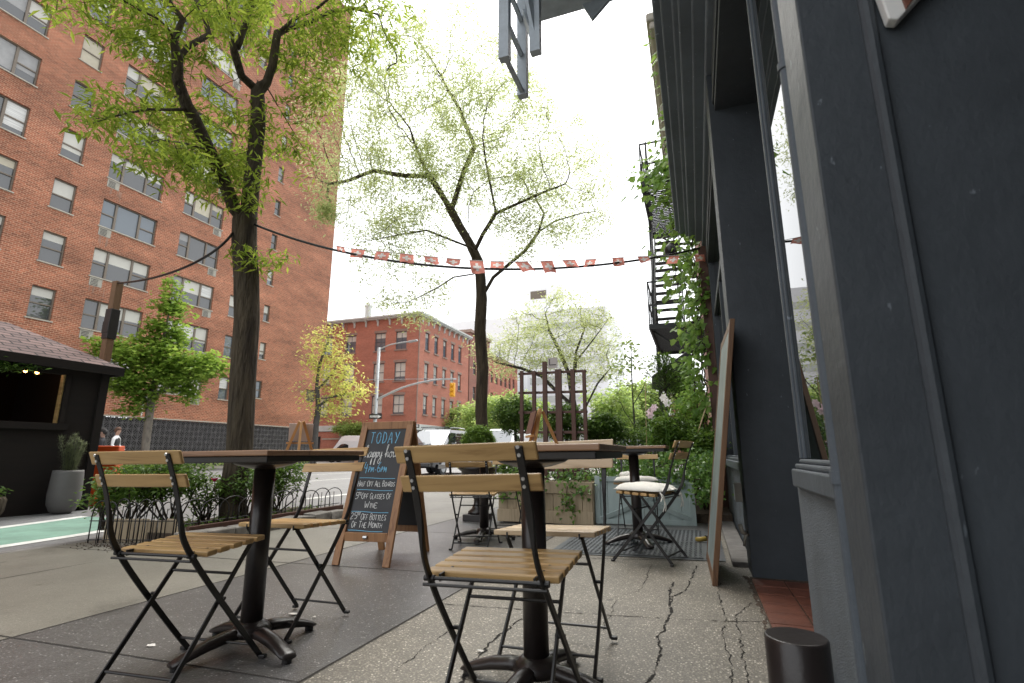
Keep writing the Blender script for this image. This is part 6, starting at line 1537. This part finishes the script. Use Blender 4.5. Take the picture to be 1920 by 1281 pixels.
# trellis
t = empty('trellis', (-1.75, 6.42, .1), 0, 'dark brown wooden trellis of six posts standing behind the planter', 'trellis')
for x, z, w_ in ((-2.143, 1.835, .045), (-1.972, 1.825, .05), (-1.824, 1.94, .060), (-1.642, 1.83, .085), (-1.452, 1.82, .055), (-1.305, 1.80, .045)):
    b = MB(); b.bx(x-w_/2, x+w_/2, 6.385, 6.42, .05, z); b.build('post', 'trellis_wood', t, .003, world=True)
for z0, z1 in ((1.80, 1.795), (1.545, 1.53), (1.285, 1.275), (1.03, 1.02), (.56, .55)):
    b = MB(); b.bar((-2.20, 6.436, z0), (-1.28, 6.436, z1), .022, .032); b.build('rail', 'trellis_wood', t, .002, world=True)
t = empty('parking_sign', (-1.80, 6.36, 1.86), 0, 'small pale parking sign on a post seen over the trellis', 'sign')
b = MB(); b.bx(.03, .16, 0, .004, -.02, .12); b.build('plate', 'card_pale', t)
b = MB(); b.bx(.05, .06, -.003, -.001, .03, .10); b.bx(.05, .14, -.003, -.001, .02, .03); b.build('mark', 'sign_black', t)
# ivy over the planters (one hanging mass on each)
def ivy(label, cen, seed, n, m='leaf_ivy', L=.050):
    rnd = random.Random(seed); b = MB()
    for c in cen:
        for _ in range(n):
            p = Vector(c)+Vector((rnd.gauss(0, .05), rnd.gauss(0, .04), rnd.gauss(0, .045))); nn = Vector((rnd.gauss(0, .45), rnd.gauss(-.65, .4), rnd.gauss(.55, .4))).normalized()
            dn = Vector((rnd.gauss(0, .4), -.1, -1)); dn = (dn-nn*dn.dot(nn)).normalized(); s = nn.cross(dn); l = L*rnd.uniform(.5, 1.2)
            P = [(0, 0), (.42, .10), (.60, -.30+.34), (.34, .42), (.22, .60), (0, 1.0), (-.22, .60), (-.34, .42), (-.60, .04), (-.42, .10)]
            b.add([p+s*(u*l*.85)+dn*(v*l)+nn*(.08*l*(1-abs(u)*2)) for u, v in P], [(0, 1, 2, 3, 4, 5), (0, 5, 6, 7, 8, 9)])
    return b, label
def ivyobj(label, cen, seed, n, base, trails=()):
    b, lab = ivy(label, cen, seed, n); t = empty('ivy', base, 0, label, 'ivy')
    b.build('leaves', 'leaf_ivy', t, world=True); s = MB(); rr = random.Random(seed)
    for _ in range(16):
        a, c = rr.choice(cen), rr.choice(cen)
        if (Vector(a)-Vector(c)).length < .7: s.tube([a, Vector(a).lerp(Vector(c), .5)-Vector((0, 0, .04)), c], .004, 4)
    s.build('stem', 'bark', t, world=True); return t
rnd = random.Random(91)
cen = [(rnd.uniform(-2.25, -1.15), rnd.uniform(5.95, 6.25), .47+abs(rnd.gauss(0, .05))) for _ in range(60)]
for x0, ln in ((-2.0, .16), (-1.75, .10), (-1.50, .30), (-1.44, .38), (-1.30, .12), (-2.2, .2)):
    cen += [(x0+rnd.gauss(0, .02)+.08*k/8*(1 if x0 > -1.6 else 0), 5.86, .45-ln*k/7) for k in range(8)]
ivyobj('ivy trailing over the weathered planter box', cen, 92, 5, (-1.7, 6.1, .42))
cen = [(rnd.uniform(-1.15, .12), rnd.uniform(6.2, 6.6), rnd.uniform(.42, .74)) for _ in range(150)]+[(rnd.uniform(-.08, .18), rnd.uniform(5.9, 6.4), rnd.uniform(.25, .72)) for _ in range(60)]+[(rnd.uniform(-1.1, .05), rnd.uniform(6.12, 6.2), rnd.uniform(.46, .6)) for _ in range(50)]
ivyobj('dense glossy ivy bed behind the teal panel', cen, 93, 11, (-.5, 6.4, .1))
# lollipop box trees and round shrubs behind the trellis
def topi(label, px, py, d, r, seed, m='leaf_dark'):
    c = at(px, py, d); rnd = random.Random(seed); t = empty('topiary_tree', (c.x, c.y, .05), 0, label, 'topiary', 'clipped trees behind the trellis')
    b = MB(); b.tube([(c.x, c.y, .05), (c.x+.02, c.y, (c.z)*.6), (c.x, c.y, c.z)], [.028, .024, .02], 8); b.build('trunk', 'bark_grey', t, world=True)
    leafobj('crown', m, t, ell(rnd, c, (r, r, r*.92), 230, .5), 17, r*.13, .055, .024, rnd)
topi('dark round clipped tree left of the trellis posts', 965, 778, 7.6, .30, 51); topi('dark round clipped tree seen through the trellis posts', 1060, 792, 7.4, .28, 52)
bush('round_shrub', 'bushy dark green round shrub right of the trellis', 'shrub', (at(1133, 820, 7.6).x, at(1133, 820, 7.6).y, .1), at(1133, 806, 7.6), (.28, .28, .24), 200, 20, .055, .028, 'leaf_dark', 53, 9)
bush('round_shrub', 'low leafy shrub at the foot of the sapling', 'shrub', (at(1195, 860, 7.9).x, at(1195, 860, 7.9).y, .1), at(1197, 838, 7.9), (.38, .38, .28), 150, 20, .05, .026, 'leaf_shrub', 54, 9)
bush('round_shrub', 'low shrub filling the bed below the trellis', 'shrub', (-1.75, 7.0, .1), (-1.75, 7.0, .36), (.6, .35, .26), 180, 20, .05, .026, 'leaf_shrub', 55, 9)
bush('round_shrub', 'leafy shrub between the planter box and the urn', 'shrub', (-2.35, 6.7, .1), (-2.35, 6.7, .42), (.3, .3, .28), 110, 20, .05, .026, 'leaf_shrub', 56, 9)
# sapling
D = 8.6; bs_ = at(1190, 850, D); bs_.z = .1
S = [(1191, 850), (1190, 800), (1186, 740), (1184, 690), (1184, 650)]
limbs = [[bs_]+[at(x, y, D) for x, y in S[1:]], pl([(1189, 800), (1170, 770), (1158, 740)], D, [0, -.2, -.3]), pl([(1187, 760), (1205, 730), (1215, 700)], D, [0, .2, .3])]
crown = [E(1185, 665, D, (28, 32), .5, 40), E(1155, 690, D-.2, (24, 26), .45, 28), E(1212, 680, D+.2, (20, 26), .4, 24), E(1190, 725, D, (38, 24), .5, 26), E(1160, 760, D-.3, (20, 16), .3, 12)]
tree('sapling', 'slender sapling with loose fresh green leaves left of the fire escape', 'tree', (bs_.x, bs_.y, .1), limbs, crown, .10, 1.4, .14, .0028, .018, 'bark_grey', 'leaf_street', (5, .055, .075, .045, .3), 57, expo=2.3)
# conifer and the dark canopy under the fire escape
t = empty('conifer', at(1252, 800, 8.9)*1, 0, 'dark feathery conifer beneath the fire escape', 'tree'); t.location.z = .1
rnd = random.Random(58); b, st = MB(), MB(); ax = t.location.copy(); Ht = 2.25
st.tube([ax, ax+Vector((0, 0, Ht))], [.04, .01], 6)
for i in range(130):
    z = .25+(Ht-.3)*(i/130)**.9; a = i*2.4; l = (.62*(1-(z/Ht))+.12)*rnd.uniform(.8, 1.15); e = ax+Vector((math.cos(a)*l, math.sin(a)*l, z+.12)); o_ = ax+Vector((0, 0, z)); st.tube([o_, e], [.008, .003], 3)
    for k in range(30):
        u = rnd.uniform(.15, 1); p = o_.lerp(e, u); d = ((e-o_).normalized()+Vector((rnd.gauss(0, .6), rnd.gauss(0, .6), rnd.gauss(-.25, .3)))).normalized(); L = rnd.uniform(.07, .14); s = d.cross(Vector((0, 0, 1))).normalized()*.009
        b.add([p-s*.5, p+d*L*.5-s, p+d*L, p+d*L*.5+s], [(0, 1, 2, 3)])
st.build('trunk', 'bark', t, world=True); b.build('crown', 'leaf_dark', t, world=True)
t = empty('dark_awning', (0, 9.4, 1.9), 0, 'folded black awning below the fire escape, half hidden by leaves', 'awning')
b = MB(); A_ = at(1222, 705, 9.4); B_ = at(1292, 655, 9.4)
b.add([A_, at(1222, 730, 9.4), at(1300, 745, 9.4), B_, *[v+Vector((.0, .7, .1)) for v in (A_, at(1222, 730, 9.4), at(1300, 745, 9.4), B_)]], [(0, 1, 2, 3), (7, 6, 5, 4), (0, 4, 5, 1), (1, 5, 6, 2), (2, 6, 7, 3), (3, 7, 4, 0)])
b.build('canvas', 'black_metal', t, .02, world=True)
# lilies with white trumpets
for k, (px, py, s, lab, gr) in enumerate([(1252, 752, 1, 'white lily flowers on a tall stem, right of the sapling', 'petal'), (1219, 772, .9, 'pale pink lily flowers on a tall stem nearest the sapling', 'petal_pink')]):
    c = at(px, py, 6.85); t = empty('lily', (c.x, c.y, .35), 0, lab, 'flower'); rnd = random.Random(60+k)
    b = MB(); b.tube(smoothline([(c.x+.02, c.y, .3), (c.x-.01, c.y, .8), (c.x, c.y, c.z+.02), (c.x+.02, c.y, c.z+.17)], 6), .006, 6); b.tube([(c.x-.03, c.y, .35), (c.x-.05, c.y-.01, c.z-.05)], .005, 5); b.build('stem', 'leaf_ivy', t, world=True)
    b = MB()
    for i in range(60):
        z = rnd.uniform(.45, c.z-.05); a = rnd.uniform(0, 6.28); d = Vector((math.cos(a), math.sin(a), .5)).normalized(); p = Vector((c.x, c.y, z)); sd_ = d.cross(Vector((0, 0, 1))).normalized()*.012; b.add([p, p+d*.06+sd_, p+d*.14, p+d*.06-sd_], [(0, 1, 2, 3)])
    b.build('leaves', 'leaf_ivy', t, world=True)
    for q in range(3 if k == 0 else 4):
        o_ = c+Vector((rnd.uniform(-.07, .07), rnd.uniform(-.05, .02), rnd.uniform(-.06, .05))); f = Vector((rnd.gauss(0, .5), -1, rnd.gauss(.1, .3))).normalized(); u0 = f.cross(Vector((0, 0, 1))).normalized(); v0 = u0.cross(f); b = MB()
        for i in range(6):
            a = i*math.pi/3; d = u0*math.cos(a)+v0*math.sin(a); sdv = f.cross(d); L = .062*s
            b.add([o_, o_+d*L*.45+f*.02+sdv*L*.42, o_+d*L+f*.012, o_+d*L*.45+f*.02-sdv*L*.42], [(0, 1, 2), (0, 2, 3)])
        b.build('flower', gr, t, world=True)
# garden greenery between the ivy and the house
for k, (px, py, d, rp, rd, n, m, lab) in enumerate([
    (1262, 812, 7.2, (45, 30), .35, 150, 'leaf_shrub', 'mixed leafy plants around the lilies'), (1300, 790, 7.7, (32, 60), .35, 190, 'leaf_vine', 'tall leafy growth at the foot of the vines'),
    (1225, 800, 8.6, (30, 35), .4, 120, 'leaf_shrub', 'leafy bush between the sapling and the conifer'), (1318, 840, 6.9, (22, 35), .3, 110, 'leaf_shrub', 'bush beside the end post of the restaurant'), (1285, 720, 9.0, (25, 45), .35, 120, 'leaf_vine', 'leafy growth under the fire escape platform')]):
    c, r, _ = E(px, py, d, rp, rd, 0); bush('garden_plant', lab, 'plant', (c.x, c.y, .08), c, r, n, 18, .055, .028, m, 80+k, 10, .2, spread=.05)
t = empty('bamboo_cane', (at(1296, 850, 6.95).x, 6.9, .3), 0, 'thin pale cane leaning in the garden bed by the vines', 'cane')
b = MB(); b.tube([at(1296, 850, 6.9), at(1332, 738, 7.3)], .008, 6); b.build('cane', 'acacia_pale', t, world=True)
t = empty('bamboo_cane', (at(1212, 850, 7.2).x, 7.2, .3), 0, 'upright thin pale stake beside the sapling', 'cane')
b = MB(); b.tube([at(1213, 862, 7.2), at(1210, 720, 7.2)], .006, 6); b.build('cane', 'acacia_pale', t, world=True)
# vines climbing at the end of the restaurant and on the old house
rnd = random.Random(95)
def vine(label, strands, seed, n, L, sp):
    rnd = random.Random(seed); t = empty('climbing_vine', strands[0][0], 0, label, 'vine'); s, b = MB(), MB(); cen = []
    for P in strands:
        Q = smoothline(P, 8); Q = [q+Vector((rnd.gauss(0, .02), rnd.gauss(0, .02), 0)) for q in Q]; s.tube(Q, .010, 5); cen += Q[2:]
    s.build('stem', 'bark', t, world=True)
    for c in cen:
        for _ in range(n):
            p = Vector(c)+Vector((rnd.gauss(-.04, sp), rnd.gauss(-.03, sp), rnd.gauss(0, sp*1.2))); nn = Vector((rnd.gauss(-.5, .4), rnd.gauss(-.6, .4), rnd.gauss(.5, .4))).normalized()
            dn = Vector((rnd.gauss(0, .4), rnd.gauss(0, .3), -1)); dn = (dn-nn*dn.dot(nn)).normalized(); sd_ = nn.cross(dn); l = L*rnd.uniform(.5, 1.25)
            Pp = [(0, 0), (.40, .12), (.62, .10), (.40, .42), (.30, .72), (0, 1.0), (-.30, .72), (-.40, .42), (-.62, .10), (-.40, .12)]
            b.add([p+sd_*(u*l*.8)+dn*(v*l)+nn*(.10*l*(1-abs(u)*2)) for u, v in Pp], [(0, 1, 2, 3, 4, 5), (0, 5, 6, 7, 8, 9)])
    b.build('leaves', 'leaf_vine', t, world=True); return t
def V_(l, d): return [at(x, y, d) for x, y in l]
vine('leafy vine climbing the end post of the restaurant up to the cable', [V_([(1322, 850), (1318, 760), (1312, 660), (1306, 560), (1300, 470), (1296, 410)], 7.35), V_([(1312, 850), (1302, 720), (1298, 620), (1310, 540), (1290, 450)], 7.5), V_([(1326, 800), (1320, 700), (1316, 600), (1312, 510)], 7.3)], 96, 7, .095, .085)
vine('leafy vine hanging over the fire escape of the old house', [V_([(1290, 560), (1270, 480), (1255, 400), (1240, 330), (1250, 270)], 10.4), V_([(1300, 520), (1285, 430), (1270, 360), (1258, 320), (1225, 330), (1212, 345)], 9.8), V_([(1300, 640), (1280, 600), (1268, 520), (1250, 450)], 10.0)], 97, 6, .17, .17)
vine('thin vine creeping under the pale cornice of the old house', [V_([(1258, 290), (1250, 240), (1246, 180), (1240, 120), (1230, 60)], 9.9)], 98, 2, .17, .14)
t = empty('wall_lamp', at(1257, 468, 9.2), 0, 'dark round lamp hanging by the vine near the end of the bunting', 'lamp')
b = MB(); b.lathe((0, 0, -.12), [(.05, 0), (.10, .05), (.11, .12), (.07, .2), (.02, .24)], 16); b.build('shade', 'black_metal', t, smooth=True)
b = MB(); b.bar((0, 0, .1), (.45, .1, .1), .04, .04); b.build('bracket', 'black_metal', t)
# shrubs, roses and the low growth in the tree pit
for k, (px, py, d, rp, rd, n, L, W_, m, lab) in enumerate([
    (255, 905, 6.75, (62, 32), .35, 200, .055, .026, 'leaf_shrub', 'dense green shrub at the front corner of the tree pit'),
    (330, 895, 6.7, (50, 40), .3, 130, .055, .026, 'leaf_shrub', 'green shrub left of the trunk in the tree pit'),
    (390, 915, 6.9, (30, 42), .3, 70, .05, .025, 'leaf_shrub', 'loose rose bush with one pink bloom beside the trunk'),
    (520, 892, 7.6, (46, 38), .4, 190, .055, .026, 'leaf_shrub', 'green shrub right of the trunk behind the table column'),
    (465, 905, 6.8, (30, 26), .3, 60, .05, .025, 'leaf_dark', 'low shrub hiding the foot of the trunk'),
    (205, 932, 6.9, (22, 26), .25, 50, .05, .025, 'leaf_shrub', 'small shrub at the hoop fence corner of the tree pit')]):
    c, r, _ = E(px, py, d, rp, rd, 0); bush('pit_shrub', lab, 'shrub', (c.x, c.y, .0), c, r, n, 15, L, W_, m, 120+k, 12, .15, spread=.045)
t = empty('rose', at(402, 903, 6.6), 0, 'single pink rose bloom in front of the trunk', 'flower'); rnd = random.Random(5)
mat('rose_pink', (.55, .02, .10), .6)
b = MB()
for i in range(14):
    a = i*2.4; r_ = .008+.0022*i; d = Vector((math.cos(a), math.sin(a), .5)); sdv = Vector((-math.sin(a), math.cos(a), 0)); b.add([d*r_*.3-sdv*.012, d*r_-sdv*.014+Vector((0, 0, .02)), d*r_+sdv*.014+Vector((0, 0, .02)), d*r_*.3+sdv*.012], [(0, 1, 2, 3)])
b.build('bloom', 'rose_pink', t)
b = MB(); b.tube([(0, 0, 0), (.02, .05, -.3)], .004, 5); b.build('stem', 'bark', t)
# low weeds and fallen leaves in the pit
rnd = random.Random(130); cen = [(rnd.uniform(-5.3, -4.75), rnd.uniform(3.9, 6.05), .04) for _ in range(110)]
b = MB(); leaves(b, cen, 5, .05, .05, .02, rnd, -.2); tag(b.build('pit_weeds', 'leaf_shrub'), kind='stuff')
# climbing greenery on the wall top by the far van, planter hedge on the corner
c = at(655, 803, 60.5); bush('roof_hedge', 'bright green hedge above the low wall at the corner building', 'hedge', (c.x, c.y, 2.0), c, (2.2, .8, .8), 110, 22, .30, .16, 'leaf_street', 140, 6, .1, spread=.25)
t = empty('low_wall', (c.x, 48.4, 0), 0, 'low brick wall with a pale coping beside the corner building', 'wall')
b = MB(); wallgrid(b, (c.x-4, 48.9, 0), (1, 0, 0), (0, -1, 0), 0, 8, ROADZ, 2.3, [], .1); b.build('wall', 'corner_brick', t, world=True)
b = MB(); b.bx(c.x-4.1, c.x+4.1, 48.85, 49.2, 2.301, 2.45); b.build('coping', 'sill_stone', t, world=True)
# a few small weeds at the foot of the apartment wall
b = MB(); rnd = random.Random(141); cen = [(-28.0+rnd.uniform(0, .4), rnd.uniform(14, 33), .12+rnd.uniform(0, .25)) for _ in range(70)]
leaves(b, cen, 10, .16, .2, .1, rnd); tag(b.build('kerbside_weeds', 'leaf_street'), kind='stuff')
